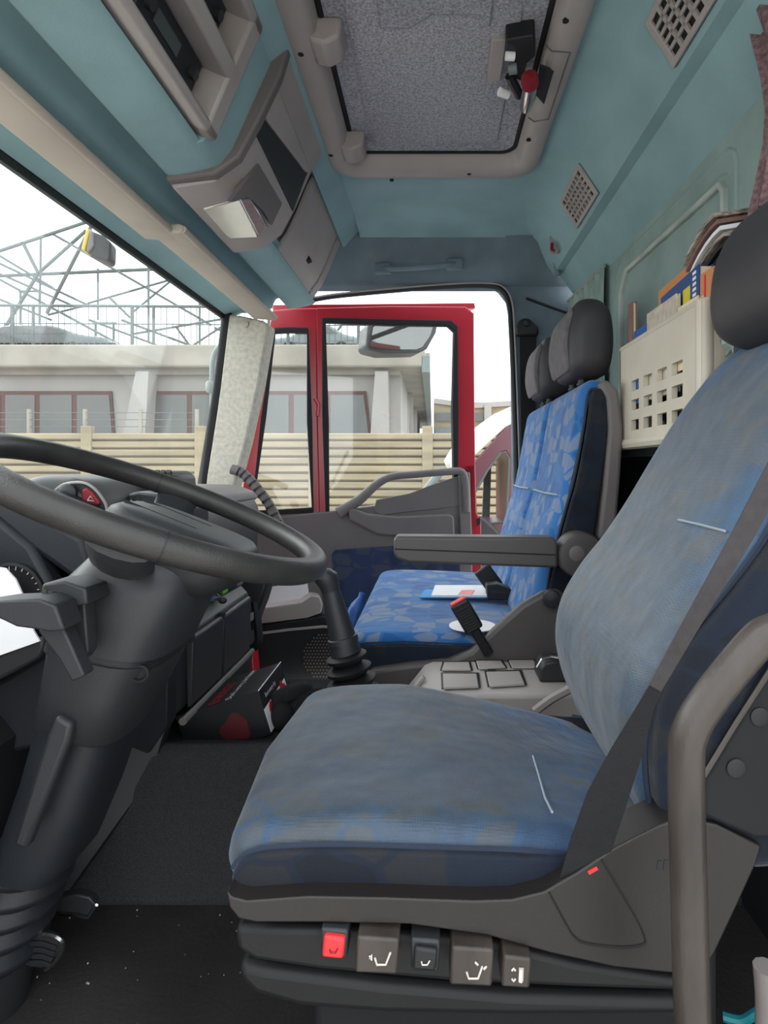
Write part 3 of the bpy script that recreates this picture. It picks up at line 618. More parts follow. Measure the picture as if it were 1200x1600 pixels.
def headrest(y0, y1, dx, dz, parent, th=.115, w0=.262, h=.225, matf=None):
    pr = [(.395, .27), (.385, .34), (.392, .42), (.415, .475), (.45, .488), (.49, .478), (.515, .44), (.522, .36), (.512, .29), (.49, .262), (.44, .256)]
    g = ob('headrest', pillow(MB(), [(a+dx, b+dz) for a, b in pr], y0, y1, .05, ny=6, shrink=.085), M['headr'], parent)
    pf = [(.393, .28), (.381, .34), (.388, .415), (.405, .455), (.415, .45), (.402, .41), (.396, .34), (.405, .285)]
    ob('lit_front', pillow(MB(), [(a+dx-.009, b+dz) for a, b in pf], y0+.03, y1-.012, .012, ny=4, nc=3, shrink=.05), M['headf_lit'], g, label='lighter front with windscreen light put into its grey')  # front face lit from the windscreen, that light put into a lighter grey
    for y in (y0+.07, y1-.07):
        ob('post', MB().lathe((.44+dx, y, .225+dz), (0, 0, 1), [(.014, -.03), (.014, 0), (.018, .001), (.018, .006), (.014, .007), (.014, .014), (.017, .015), (.017, .02), (.013, .021), (.013, .05)], 12), M['black'], g)
headrest(1.66, 1.91, 0, 0, bench); headrest(2.14, 2.39, 0, 0, bench)
# base, arm hinge side plate
side = xz([(575, 1048), (640, 1038), (700, 1032), (735, 1018), (770, 985), (815, 945), (850, 925), (875, 922), (888, 935), (905, 1000), (915, 1060), (915, 1100), (575, 1110)], 1.50)
ob('base_side', MB().xprism(side, 1.50, 1.535), M['base2'], bench, bevel=.012, seg=3)
ob('base_box', MB().box(-.17, .40, 1.56, 2.46, -.66, -.515), M['dashd'], bench, bevel=.01)
for x in (-.12, .32):
    for y in (1.60, 2.40): ob('leg', MB().box(x, x+.05, y-.02, y+.02, -.86 if y > 2.14 else -.64, -.64), M['black'], bench)
ob('recline_knob', MB().lathe(V(862, 934, 1.50), (-.2, -1, 0), [(.016, -.02), (.018, 0), (.022, .004), (.022, .022), (.006, .026)], 16), M['black'], bench)
AY = 1.46
arm = ob('armrest', MB().xprism(xz([(618, 838), (866, 840), (872, 848), (872, 888), (640, 880), (620, 874), (615, 866), (615, 844)], AY), AY, AY+.065), M['base2'], bench, bevel=.012, seg=3)
ob('arm_groove', MB().prism(pp([(617, 857), (868, 866), (868, 868), (617, 859)], AY-.001), (0, .003, 0)), M['blackm'], arm)
pv = ob('arm_pivot', MB().lathe(V(900, 863, AY+.06), (0, -1, 0), [(.057, 0), (.058, .055), (.054, .064), (.044, .066)], 32), M['base2'], bench)
ob('pivot_cap', MB().lathe(V(901, 865, AY-.005), (0, -1, 0), [(.019, 0), (.019, .002), (.017, .003)], 20), M['greyd'], pv)
# buckle stalks
def buckle(tip, base, w, name, lab, red=True):
    t = thing(name, lab, 'buckle', tuple(Vector(base)))
    tip = Vector(tip); base = Vector(base); ax = (tip-base).normalized(); sd = ax.cross(Vector((0, -1, 0))).normalized(); n = sd.cross(ax)
    L_ = (tip-base).length; h = .085
    ob('stalk', MB().tube([base, base+ax*(L_-h+.01)], .008, 8, flat=1.6, up=sd), M['belt'], t)
    p = tip-ax*h-sd*w-n*.012
    hd = ob('buckle_head', MB().obox(p, ax*h, sd*2*w, n*.024), M['black'], t, bevel=.006, seg=3)
    front_n = n if n.y < 0 else -n
    for k in range(9):
        ob('rib', MB().obox(tip-ax*(h*.92-k*.0075)-sd*w*.75+front_n*.0125, ax*.0035, sd*w*1.5, front_n*.0022), M['dash'], hd)
    if red: ob('release_button', MB().obox(tip-sd*w*.8-n*.009, ax*.004, sd*1.6*w, n*.018), M['redbtn'], hd)
buckle(V(716, 940, 1.47), V(764, 1022, 1.49), .024, 'belt_buckle', 'black ribbed belt buckle with red button upright beside the console')
buckle(V(752, 888, 2.0), V(790, 940, 2.0), .030, 'belt_buckle', 'black belt buckle leaning at the bench back under the armrest', red=False)
t = thing('buckle_housing', 'flat black buckle socket lying behind the folded leaflet', 'buckle', V(780, 935, 1.95))
ob('body', MB().prism(pp([(760, 914), (778, 913), (800, 922), (812, 940), (762, 937)], 1.90), (0, .06, 0)), M['black'], t, bevel=.004)
ob('slot', MB().prism(pp([(768, 923), (790, 925), (790, 928), (768, 927)], 1.898), (0, .002, 0)), M['dash'], t)

def onz(px, py, z): return V(px, py, z*F/(CY-py))
# leaflet, white disc on the bench
zt = -.415
t = thing('leaflet_stack', 'white folded leaflet with red print on a blue one on bench', 'leaflet', tuple(onz(710, 930, -.428)))
ob('blue_sheet', MB().prism([onz(x, y, -.424) for x, y in ((655, 933), (664, 921), (678, 921), (765, 921), (764, 933))], (0, 0, -.004)), mat('cyan_sheet', (50, 140, 200), .5, var=.05, bump=0), t, label='light blue sheet edge')
ob('white_sheet', MB().prism([onz(x, y, -.418) for x, y in ((674, 930), (680, 914), (764, 914), (764, 930))], (0, 0, -.006)), M['white'], t)
ob('red_print', MB().prism([onz(x, y, -.4176) for x, y in ((715, 929), (722, 922), (742, 922), (738, 929))], (0, 0, .0004)), mat('faint_red_print', (232, 150, 140), .8, var=.15, scale=30, bump=0), t)
mb = MB(); c = onz(738, 978, -.424); mb.lathe(c, (0, 0, 1), [(.062, 0), (.062, .002)], 36)
single('paper_disc', mb, M['white'], 'round white disc lying on the blue bench behind the buckle', 'disc')

# ================================================================ CENTRE CONSOLE between the seats
cz = -.492
ct = thing('centre_console', 'grey centre console tray with square covers between the seats', 'console', (.15, 1.4, -.63))
ob('body', MB().xprism([(-.10, -.60), (-.02, -.50), (.0, cz), (.42, cz), (.42, -.63), (-.10, -.63)], 1.27, 1.495), M['grey'], ct, bevel=.008, seg=3)
for px in ((690, 1046, 736, 1046, 733, 1034, 694, 1034), (748, 1044, 790, 1042, 783, 1032, 744, 1032), (800, 1042, 840, 1042, 834, 1031, 795, 1031)):
    ob('small_cover', MB().prism([onz(px[i], px[i+1], cz+.007) for i in (0, 2, 4, 6)], (0, 0, -.005)), M['grey'], ct, bevel=.002)
    ob('cover_gap', MB().prism([onz(x, y, cz+.002) for x, y in grow([(px[i], px[i+1]) for i in (0, 2, 4, 6)], 2.5)], (0, 0, -.006)), M['black'], ct)
for q in ([(693, 1074), (748, 1072), (745, 1052), (692, 1052)], [(765, 1071), (820, 1068), (812, 1048), (760, 1049)]):
    ob('large_cover', MB().prism([onz(x, y, cz+.008) for x, y in q], (0, 0, -.006)), M['grey'], ct, bevel=.002)
    ob('cover_gap', MB().prism([onz(x, y, cz+.002) for x, y in grow(q, 3.5)], (0, 0, -.006)), M['black'], ct)
ob('thumb_slot', MB().lathe(onz(768, 1047, cz+.0035), (0, 0, 1), [(.010, 0), (.010, .0008)], 14), M['blackm'], ct)
ob('side_rail', MB().tube([(-.10, 1.30, -.585), (-.02, 1.30, -.488)], .006, 6), M['grey'], ct)
ob('side_rail', MB().tube([(-.10, 1.37, -.585), (-.02, 1.37, -.488)], .006, 6), M['grey'], ct)
hb = thing('hand_brake_valve', 'small dark hand brake valve on the console beside the driver seat', 'brake valve', tuple(onz(865, 1060, cz)))
pc = onz(862, 1062, cz)
ob('housing', MB().xprism([(pc.x-.032, cz), (pc.x-.032, cz+.03), (pc.x-.022, cz+.045), (pc.x, cz+.05), (pc.x+.03, cz+.045), (pc.x+.04, cz)], pc.y-.02, pc.y+.05), M['dash'], hb, bevel=.006)
ob('chrome_band', MB().tube([(pc.x-.033, pc.y+.0, cz+.028), (pc.x-.022, pc.y+.0, cz+.047), (pc.x, pc.y, cz+.053), (pc.x+.026, pc.y, cz+.048)], .004, 6), M['chrome'], hb)
single('white_strap', MB().tube(spline([V(835, 1112, 1.22), V(862, 1092, 1.22), V(892, 1076, 1.2), V(905, 1068, 1.2)], 4), .005, 6, flat=2), M['grey'], 'pale strap between console and driver backrest', 'strap')
# gear lever
g0 = V(557, 1092, 1.36); g1 = V(536, 1000, 1.36); g2 = V(512, 902, 1.36)
gl_ = thing('gear_lever', 'dark grey gear lever with ribbed bellows behind the driver cushion', 'gear lever', (g0.x, g0.y, -.60))
axg = (g2-g0).normalized()
ob('shaft', MB().tube([g1-axg*.03, g1+axg*.01, g1+axg*.02, g2-axg*.03], [.036, .031, .030, .021], 16), M['dash'], gl_)
ob('collar', MB().lathe(g1-axg*.005, axg, [(.036, 0), (.0345, .012), (.0315, .014)], 18), M['dash'], gl_)
ob('knob', MB().tube([g2-axg*.035, g2-axg*.015, g2+Vector((-.006, 0, .002)), g2+Vector((-.002, 0, .014)), g2+Vector((-.002, 0, .02))], [.021, .024, .029, .024, .008], 16), M['dash'], gl_)
prof = []
zb = g0+Vector((.01, 0, -.06)); axb = (g1-zb).normalized(); LB = (g1-zb).length-.028
for k in range(6):
    r = .071-.005*k; h = LB*k/6
    prof += [(r-.016, h), (r, h+LB/14), (r+.001, h+LB/9), (r-.014, h+LB/6.5)]
ob('bellows', MB().lathe(zb, axb, prof, 24), M['bellow'], gl_, ang=70)

# ================================================================ DRIVER SEAT
SY0, SY1 = .665, 1.125
ds = thing('driver_seat', 'worn blue driver seat with grey plastic base and belt', 'seat', (.05, .9, ZF))
cp = [(-.205, -.492), (-.234, -.475), (-.238, -.447), (-.222, -.420), (-.17, -.406), (-.06, -.402), (.06, -.408), (.16, -.418), (.26, -.43), (.33, -.45), (.33, -.50), (.05, -.505)]
def dish(v):
    t_ = max(0, min(1, (v.x+.05)/.3)); s_ = 1-((v.y-.895)/.25)**2
    far_ = max(0, (v.y-.9)/.2)
    return (v.x-(.02*max(0, 1-abs(v.y-.895)/.23) if v.x < -.15 else 0), v.y, v.z-(.022*t_*max(0, s_) if v.z > -.46 else 0)-(.035*t_*far_ if v.z > -.47 else 0))
DC = Vector((0, .895, -.45))
cush = ob('cushion', pillow(MB(), cp, SY0, SY1, .04, ny=18).xform(dish), M['seatworn'], ds)
ob('cushion_side', MB().xprism([tuple(p) for p in spline([Vector(p) for p in [(-.20, -.483), (-.222, -.468), (-.222, -.450), (-.20, -.434), (-.12, -.428), (0, -.431), (.09, -.435), (.14, -.437), (.17, -.445), (.17, -.48), (0, -.49)]], 4, True)], SY0-.008, SY0+.02), M['seatdark'], ds, bevel=.01, seg=3, label='navy patterned cushion side')
ob('seam', MB().tube(spline([(-.226, SY0+.0, -.452), (-.2, SY0+.0, -.432), (-.12, SY0, -.426), (0, SY0, -.429), (.09, SY0, -.432), (.15, SY0, -.436)], 5), .003, 6), M['piping'], ds)
st = [(.140, .69, -.407), (.143, .75, -.424), (.148, .82, -.433), (.150, .88, -.4345)]
ob('stitch_line', MB().tube([Vector(p)+Vector((0, 0, .003)) for p in st], .0016, 5), M['pipeg'], ds)
# backrest
bf = [(.285, -.455), (.252, -.41), (.232, -.355), (.226, -.30), (.238, -.24), (.272, -.18), (.315, -.125), (.355, -.065), (.395, .005), (.435, .075), (.475, .135), (.515, .185), (.555, .212), (.585, .208), (.60, .17), (.59, .08), (.54, -.05), (.49, -.2), (.45, -.35), (.42, -.45)]
def taper(v):
    t_ = max(0, min(1, (v.z+.15)/.36)); w = 1-.20*t_*t_
    return (v.x, .895+(v.y-.895)*w, v.z)
ob('backrest', pillow(MB(), bf, SY0+.012, SY1, .045, ny=14).xform(taper), M['backworn'], ds)
sd_ = [(.272, -.43), (.255, -.385), (.250, -.32), (.262, -.255), (.295, -.20), (.34, -.145), (.385, -.085), (.43, -.01), (.475, .06), (.52, .12), (.575, .12), (.55, .0), (.48, -.15), (.43, -.32), (.40, -.44)]
ob('side_bolster', pillow(MB(), sd_, SY0-.022, SY0+.05, .024, ny=2).xform(taper), M['seatdark'], ds, label='dark mesh side bolster')
ob('piping', MB().tube([Vector(taper(Vector((p.x-.006, SY0+.012, p.y)))) for p in spline([Vector(p) for p in sd_[:10]], 5)], .0035, 6), M['piping'], ds)
ob('stitch_line', MB().tube([(.3475, .70, -.076), (.3465, .76, -.0745), (.3465, .83, -.074)], .0016, 5), M['pipeg'], ds)
# headrest
pr = [(.485, .215), (.468, .27), (.478, .35), (.51, .405), (.555, .425), (.60, .405), (.625, .34), (.62, .26), (.60, .205), (.54, .193)]
hr = ob('headrest', pillow(MB(), pr, .775, 1.035, .06, ny=8, shrink=.11), M['headr'], ds)
for y in (.845, .96):
    ob('post', MB().lathe((.575, y, .185), (0, 0, 1), [(.014, -.03), (.014, 0), (.02, .001), (.02, .006), (.015, .007), (.015, .014), (.018, .015), (.018, .02), (.013, .021), (.013, .05)], 12), M['black'], hr)
# plastic shell and suspension
SB = .635
shell = xz([(354, 1393), (362, 1402), (385, 1408), (480, 1401), (600, 1403), (740, 1408), (800, 1406), (850, 1394), (900, 1365), (960, 1325), (1030, 1290), (1065, 1277), (1120, 1288), (1190, 1322), (1182, 1350), (1150, 1420), (1118, 1488), (1105, 1510), (1055, 1522), (960, 1512), (860, 1490), (760, 1462), (640, 1445), (500, 1442), (400, 1442), (372, 1436), (358, 1418)], SB)
ob('shell_side', MB().xprism(shell, SB, SB+.05), M['base'], ds, bevel=.016, seg=4)
ob('shell_pan', MB().xprism(xz([(362, 1410), (420, 1440), (900, 1480), (1100, 1490), (1130, 1420), (1000, 1408), (800, 1408)], SB), SB+.045, 1.12), M['dashd'], ds, bevel=.01)
# cover seam line on the shell
seam_ = [(858, 1395), (885, 1445), (898, 1464), (915, 1474), (960, 1480), (985, 1480), (1005, 1476), (1008, 1466), (992, 1430), (940, 1343)]
ob('cover_seam', MB().tube(spline(pp(seam_, SB-.0005), 4), .0012, 5), M['blackm'], ds)
ob('embossed_mark', MB().prism(pp([(1028, 1345), (1034, 1345), (1032, 1360), (1026, 1360)], SB-.0005), (0, .003, 0)), M['dashd'], ds)
ob('embossed_mark', MB().prism(pp([(1038, 1344), (1044, 1344), (1042, 1360), (1036, 1360)], SB-.0005), (0, .003, 0)), M['dashd'], ds)
b1 = xz([(368, 1445), (500, 1446), (760, 1464), (900, 1500), (1060, 1525), (1060, 1545), (900, 1540), (700, 1530), (500, 1512), (400, 1497), (372, 1480)], .66)
b2 = xz([(374, 1497), (420, 1505), (600, 1528), (800, 1545), (1060, 1552), (1060, 1580), (800, 1582), (600, 1578), (470, 1568), (400, 1548), (376, 1525)], .68)
ob('suspension_fold', MB().xprism(b1, .655, 1.10), M['bellow'], ds, bevel=.014, seg=3)
ob('suspension_fold', MB().xprism(b2, .672, 1.09), M['bellow'], ds, bevel=.014, seg=3)
ob('pedestal', MB().box(-.15, .36, .74, 1.04, ZF, -.60), M['blackm'], ds, bevel=.01)
# switches
def switch(x0, y0, x1, y1, m, lab, kind):
    d = SB-.012; sk = (y1-y0)
    q = [(x0+2, y0), (x1, y0+4), (x1-3, y1+3), (x0-2, y1)]
    s_ = ob('seat_switch', MB().prism(pp(q, d), (0, .05, 0)), m, ds, bevel=.003, label=lab)
    cx_, cy_ = (x0+x1)/2, (y0+y1)/2; k = (y1-y0)/54
    def ln(pts, r=.0011): return MB().tube(pp([(cx_+a*k, cy_+b*k) for a, b in pts], d-.0008), r, 5)
    if kind == 'seat_fb':
        ob('symbol', ln([(-4, 4), (-1, 14), (12, 14), (19, -4)]), M['icon'], s_); ob('symbol', ln([(-12, 2), (-9, -1), (-9, 7), (-12, 4)]), M['icon'], s_)
    elif kind == 'seat_back':
        ob('symbol', ln([(-8, 8), (-5, 17), (8, 17), (14, 0)]), M['icon'], s_); ob('symbol', ln([(4, -6), (8, -2)]), M['icon'], s_); ob('symbol', ln([(16, 4), (20, 0)]), M['icon'], s_)
    elif kind == 'slider':
        ob('symbol', ln([(-9, -2), (-6, -6), (-3, -2)]), M['icon'], s_); ob('symbol', ln([(-9, 12), (-6, 16), (-3, 12)]), M['icon'], s_); ob('symbol', ln([(7, -6), (6, 16)], .0028), M['icon'], s_)
    elif kind == 'small':
        ob('symbol', ln([(-10, 6), (-8, 14), (4, 14), (10, 4)], .0008), M['icon'] if m is not M['redbtn'] else M['hazard'], s_)
    return s_
for x0, y0, x1, y1 in ((501, 1451, 544, 1500), (642, 1467, 688, 1520)):
    ob('switch_bezel', MB().prism(pp([(x0, y0), (x1, y0+3), (x1-2, y1), (x0, y1-2)], SB-.006), (0, .04, 0)), M['dash'], ds, bevel=.003)
switch(504, 1463, 539, 1497, M['redbtn'], 'red rocker switch', 'small')
switch(646, 1481, 684, 1516, M['black'], 'black rocker switch', 'small')
switch(556, 1464, 624, 1521, M['handle'], 'grey seat height paddle with seat symbol', 'seat_fb')
switch(704, 1480, 772, 1540, M['handle'], 'grey backrest paddle with seat symbol', 'seat_back')
switch(785, 1494, 831, 1543, M['handle'], 'grey paddle with two arrows symbol', 'slider')
# belt over the seat
def ribbon(pts, w, d, th=.0015):
    secs = []
    n = len(pts)
    for i in range(n):
        a = Vector((*pts[max(i-1, 0)], 0)); b = Vector((*pts[min(i+1, n-1)], 0)); t_ = (b-a).normalized(); nn = Vector((-t_.y, t_.x, 0))
        p = Vector((*pts[i], 0)); l = p+nn*w[i]/2; r = p-nn*w[i]/2
        A = V(l.x, l.y, d[i]); B = V(r.x, r.y, d[i]); secs.append([A, B, B+Vector((0, th, 0)), A+Vector((0, th, 0))])
    return MB().loft(secs)
pts = [(1330, 520), (1250, 670), (1160, 838), (1075, 985), (1024, 1076)]
ob('shoulder_strap', ribbon(pts, [44, 40, 34, 26, 20], [.62, .62, .622, .622, .6235]), M['beltg'], ds)
pts = [(1036, 1056), (1012, 1100), (980, 1175), (948, 1250), (924, 1320), (900, 1385)]
ob('lap_strap', ribbon(pts, [20, 24, 48, 64, 66, 56], [.625, .625, .625, .625, .635, .64]), M['belt'], ds)
ob('anchor', MB().prism(pp([(872, 1392), (880, 1370), (935, 1335), (948, 1350), (900, 1380)], .655), (0, .02, 0)), M['blackm'], ds)
ob('red_tab', MB().prism(pp([(918, 1362), (932, 1354), (935, 1359), (921, 1367)], SB-.001), (0, .004, 0)), M['redbtn'], ds)
# rear side plate of the seat back
ob('rear_plate', MB().prism(pp([(1103, 1215), (1210, 1040), (1300, 900), (1400, 950), (1300, 1310), (1180, 1310), (1100, 1275)], .632), (0, .012, 0)), M['blackm'], ds, bevel=.004)
ob('plate_edge_highlight', MB().tube(pp([(1100, 1212), (1150, 1130), (1215, 1030)], .629), .0028, 6), M['handle'], ds, label='plate edge highlight put in as a lighter strip')  # highlight on the edge, put in as a lighter tube
for px, py in ((1150, 1200), (1187, 1120)):
    ob('plate_cap', MB().lathe(V(px, py, .631), (0, -1, 0), [(.010, 0), (.010, .001), (.008, .0015)], 16), M['black'], ds)

# grab bar on the door pillar
gp = spline([V(1087, 1760, .52), V(1082, 1600, .52), V(1075, 1350, .52), V(1072, 1200, .52), V(1078, 1145, .52), V(1110, 1090, .52), V(1180, 1005, .52), V(1212, 985, .52), V(1290, 960, .53)], 6)
gh = thing('grab_bar', 'worn grey metal grab bar standing by the driver door pillar', 'grab bar', tuple(V(1087, 1760, .52)))
ob('bar', MB().tube(gp, [.0155]*len(gp), 16), M['handle'], gh)
ob('foot', MB().lathe(V(1087, 1770, .52), (0, 0, 1), [(.024, -.01), (.024, .004), (.016, .008)], 16), M['base'], gh)
single('pillar_trim_edge', MB().tube([V(1196, 1510, .5), V(1200, 1560, .5), V(1200, 1680, .5)], .010, 10), M['greyd'], 'pale trim edge at the bottom right beside the grab bar', 'trim')
single('air_hose', MB().tube(spline([V(1130, 1588, .78), V(1160, 1594, .77), V(1190, 1578, .76), V(1240, 1560, .75)], 5), .006, 8), M['tealhose'], 'teal air hose behind the driver seat base at lower right', 'hose')

# ================================================================ STEERING WHEEL AND COLUMN
WC = Vector((-.405, .88, -.060)); th_ = .384
wu = Vector((math.cos(th_), 0, -math.sin(th_))); wv = Vector((0, math.cos(-.05), math.sin(-.05))); wn_ = wu.cross(wv)
wn_ = wn_ if wn_.z > 0 else -wn_
R = .243
sw = thing('steering_wheel', 'large black steering wheel seen edge-on at left', 'steering wheel', tuple(WC))
def wp(a, r, h=0): return WC+wu*math.cos(a)*r+wv*math.sin(a)*r+wn_*h
rp = [wp(2*math.pi*k/72, R) for k in range(72)]
ob('rim', MB().tube(rp, .0188, 14, closed=True, up=wn_), M['rim'], sw)
SA = {-1: -1.28, 1: 1.88}
for sgn, ext in ((-1, 0), (1, 0)):
    # broad flat spokes running from the boss to the rim on either side
    secs = []
    for k in range(9):
        t_ = k/8; r = .075+(.238-.075)*t_; w = .036-.006*math.sin(t_*math.pi); h = -.066+.050*t_**3; x0 = -.005+.01*t_
        ra = SA[sgn]; rd = wu*math.cos(ra)+wv*math.sin(ra); tg = -wu*math.sin(ra)+wv*math.cos(ra)
        c = WC+rd*r+wn_*h
        secs.append([c+tg*w*math.cos(q)+wn_*.013*math.sin(q) for q in [2*math.pi*j/12 for j in range(12)]])
    ob('spoke', MB().loft(secs), M['dash'], sw)
    ob('rim_joint', MB().tube([wp(SA[sgn]+.17, R), wp(SA[sgn]+.177, R)], .0194, 14, up=wn_), M['black'], sw)
pad = MB()
po = []
for k in range(40):
    a = 2*math.pi*k/40; ca, sa = math.cos(a), math.sin(a); e_ = .55
    po.append((math.copysign(abs(ca)**e_, ca)*.105, math.copysign(abs(sa)**e_, sa)*.085))
secs = [[WC+wu*(x*s+.05)+wv*y*s+wn_*(h-.034) for x, y in po] for s, h in ((.72, -.055), (.92, -.03), (1.0, -.004), (1.0, .008), (.965, .02), (.88, .027), (.6, .030))]
hubp = ob('horn_pad', MB().loft(secs), M['dash'], sw, ang=60)
for yy in (-.03, .03): ob('pad_groove', MB().tube([WC+wu*(-.04)+wv*yy+wn_*-.0055, WC+wu*(.07)+wv*yy+wn_*-.0055], .0022, 6), M['black'], hubp)
sc = thing('steering_column', 'dark grey steering column shroud with stalks below the wheel', 'steering column', tuple(V(30, 1600, .93)))
def csec(L_, R_, dpt, hw, n=24, e_=.6):
    a = V(*L_, dpt); b = V(*R_, dpt); c = (a+b)/2; h = (b-a)/2
    return [c+h*math.copysign(abs(math.cos(q))**e_, math.cos(q))+Vector((0, hw, 0))*math.copysign(abs(math.sin(q))**e_, math.sin(q)) for q in [2*math.pi*k/n for k in range(n)]]
ob('upper_shroud', MB().loft([csec((215, 838), (330, 868), .88, .07), csec((172, 858), (335, 890), .88, .095), csec((140, 890), (322, 930), .88, .108), csec((118, 930), (300, 975), .88, .11), csec((112, 965), (284, 1008), .88, .108)]), M['dash'], sc, ang=60)
ob('shroud_gap', MB().loft([csec((118, 960), (280, 1000), .88, .103), csec((110, 985), (272, 1025), .88, .103)]), M['black'], sc, ang=60)
ob('lower_shroud', MB().loft([csec((118, 980), (274, 1018), .88, .106), csec((108, 1030), (252, 1062), .88, .10), csec((92, 1098), (215, 1132), .88, .088), csec((92, 1106), (208, 1140), .88, .075)]), M['dash'], sc, ang=60)
ob('column_tube', MB().loft([csec((92, 1090), (206, 1135), .89, .075), csec((60, 1200), (170, 1240), .89, .072), csec((28, 1290), (134, 1325), .89, .07), csec((14, 1330), (112, 1350), .89, .066)]), M['dashd'], sc, ang=60)
secs = []
cent = [(55, 1320), (42, 1352), (28, 1384), (14, 1416), (2, 1450), (-12, 1490)]
for i in range(5):
    for f_, s in ((0, .82), (.35, 1.0), (.6, 1.0), (.95, .82)):
        x = cent[i][0]+(cent[i+1][0]-cent[i][0])*f_; y = cent[i][1]+(cent[i+1][1]-cent[i][1])*f_
        secs.append(csec((x-68*s, y-10), (x+68*s, y+10), .93, .075*s, e_=1))
ob('column_bellows', MB().loft(secs), M['dashd'], sc, ang=70)
ob('lower_tube', MB().loft([csec((-75, 1470), (48, 1490), .93, .06, e_=1), csec((-120, 1650), (20, 1660), .93, .06, e_=1), csec((-130, 1700), (10, 1710), .93, .06, e_=1)]), M['blackm'], sc)
ob('screw_recess', MB().lathe(V(218, 1052, .80), (.3, -1, 0), [(.012, -.012), (.012, .003), (.009, .004), (.008, -.002)], 16), M['blackm'], sc)
ob('adjust_lever', MB().prism(pp([(86, 1118), (112, 1132), (106, 1160), (40, 1330), (18, 1322), (72, 1150)], .775), (0, .02, 0)), M['dash'], sc, bevel=.006)
# stalks
sk = ob('stalk', MB().prism(pp([(58, 986), (86, 970), (100, 984), (132, 1056), (112, 1066), (92, 1030)], .70), (0, .022, 0)), M['dash'], sc, bevel=.0025, label='nearer column stalk')
ob('stalk_head', MB().prism(pp([(-40, 944), (0, 938), (60, 936), (86, 946), (100, 985), (75, 988), (55, 984), (25, 980), (0, 968), (-40, 958)], .68), (0, .04, 0)), M['dash'], sk, bevel=.003)
sk = ob('stalk', MB().prism(pp([(96, 945), (128, 935), (132, 940), (138, 1018), (130, 1032), (112, 1028)], .735), (0, .022, 0)), M['dash'], sc, bevel=.0025, label='farther column stalk')
hd = ob('stalk_head', MB().prism(pp([(62, 928), (66, 912), (100, 908), (134, 920), (136, 945), (98, 950), (84, 948), (58, 938)], .72), (0, .05, 0)), M['dash'], sk, bevel=.003)
for k in range(3):
    ob('head_button', MB().prism(pp([(66+k*9, 920+k*3), (73+k*9, 922+k*3), (70+k*9, 938+k*3), (62+k*9, 935+k*3)], .717), (0, .006, 0)), M['handle'], hd)

# ================================================================ DASHBOARD
dash = thing('dashboard', 'charcoal dashboard running under the windscreen to the passenger side', 'dashboard', (-.75, 1.5, -.62))
db = [(-.93, -.13), (-.90, -.085), (-.80, -.075), (-.70, -.085), (-.655, -.105), (-.635, -.15), (-.64, -.30), (-.66, -.42), (-.93, -.42)]
ob('dash_body', MB().xprism([tuple(p) for p in db], 1.48, 2.16), M['dash'], dash, bevel=.015, seg=3)
db2 = [(-.93, -.16), (-.88, -.12), (-.80, -.12), (-.78, -.16), (-.80, -.42), (-.93, -.42)]
ob('driver_dash', MB().xprism(db2, .56, 1.48), M['dashd'], dash, bevel=.02, seg=3)
# wraparound hood with hazard switch
hp = [(-.87, -.12), (-.85, -.05), (-.80, -.02), (-.74, -.018), (-.70, -.03), (-.665, -.075), (-.655, -.14), (-.67, -.26), (-.86, -.26)]
hood = ob('centre_hood', pillow(MB(), hp, 1.16, 1.52, .03, ny=6), M['dash'], dash)
def hpn(px, py, off=0):                                  # sloping switch face on the near side of the hood
    return V(px, py, 1.155-off)
ob('switch_face', MB().prism(pp([(86, 765), (100, 756), (128, 754), (146, 764), (164, 785), (166, 797), (120, 800), (90, 790)], 1.165), (0, .02, .0)), M['black'], hood, bevel=.004)
ob('face_rim', MB().tube(spline(pp([(84, 768), (100, 757), (128, 754), (148, 764), (164, 785), (167, 798)], 1.163), 4), .003, 6), M['grey'], hood)
hzb = ob('hazard_button', MB().prism(pp([(126, 766), (134, 762), (143, 768), (156, 785), (154, 790), (128, 786)], 1.160), (0, .02, 0)), M['hazard'], hood, bevel=.004, label='red hazard button')
ob('triangle', MB().tube(pp([(137, 782), (141, 775), (148, 783), (137, 782)], 1.158), .0012, 5), M['icon'], hzb)
kn = ob('rotary_knob', MB().lathe(V(108, 770, 1.163), (0, -1, 0), [(.018, 0), (.018, .008), (.013, .012), (.003, .013)], 20), M['dash'], hood)
# row of rocker switches on a ledge behind the horn pad
ledge = ob('switch_ledge', MB().prism(pp([(186, 790), (192, 774), (215, 768), (262, 775), (300, 792), (300, 830), (186, 830)], 1.30), (0, .10, 0)), M['dash'], dash, bevel=.006)
for k in range(5):
    x = 200+k*11+(6 if k > 2 else 0); ob('rocker_switch', MB().prism(pp([(x, 778+k*1.2), (x+8, 778+k*1.2), (x+9, 792+k*1.2), (x+2, 792+k*1.2)], 1.298), (0, .01, 0)), M['black'], ledge, bevel=.001)
    ob('rocker_mark', MB().prism(pp([(x+2, 781+k*1.2), (x+6, 781+k*1.2), (x+6.5, 784+k*1.2), (x+2.5, 784+k*1.2)], 1.296), (0, .003, 0)), M['grey'], ledge)
vt = ob('top_vent', MB().prism(pp([(225, 742), (232, 735), (258, 736), (270, 745), (272, 762), (225, 760)], 1.44), (0, .14, 0)), M['dash'], dash, bevel=.006)
for k in range(4): ob('vent_slot', MB().prism(pp([(232+k*9, 738), (239+k*9, 738), (241+k*9, 744), (234+k*9, 744)], 1.437), (0, .005, .006)), M['black'], vt)
# far top pad
ob('top_pad', MB().xprism([(-.92, -.10), (-.89, -.06), (-.72, -.065), (-.655, -.09), (-.645, -.12), (-.92, -.13)], 1.75, 2.18), M['greyd'], dash, bevel=.012, seg=3)
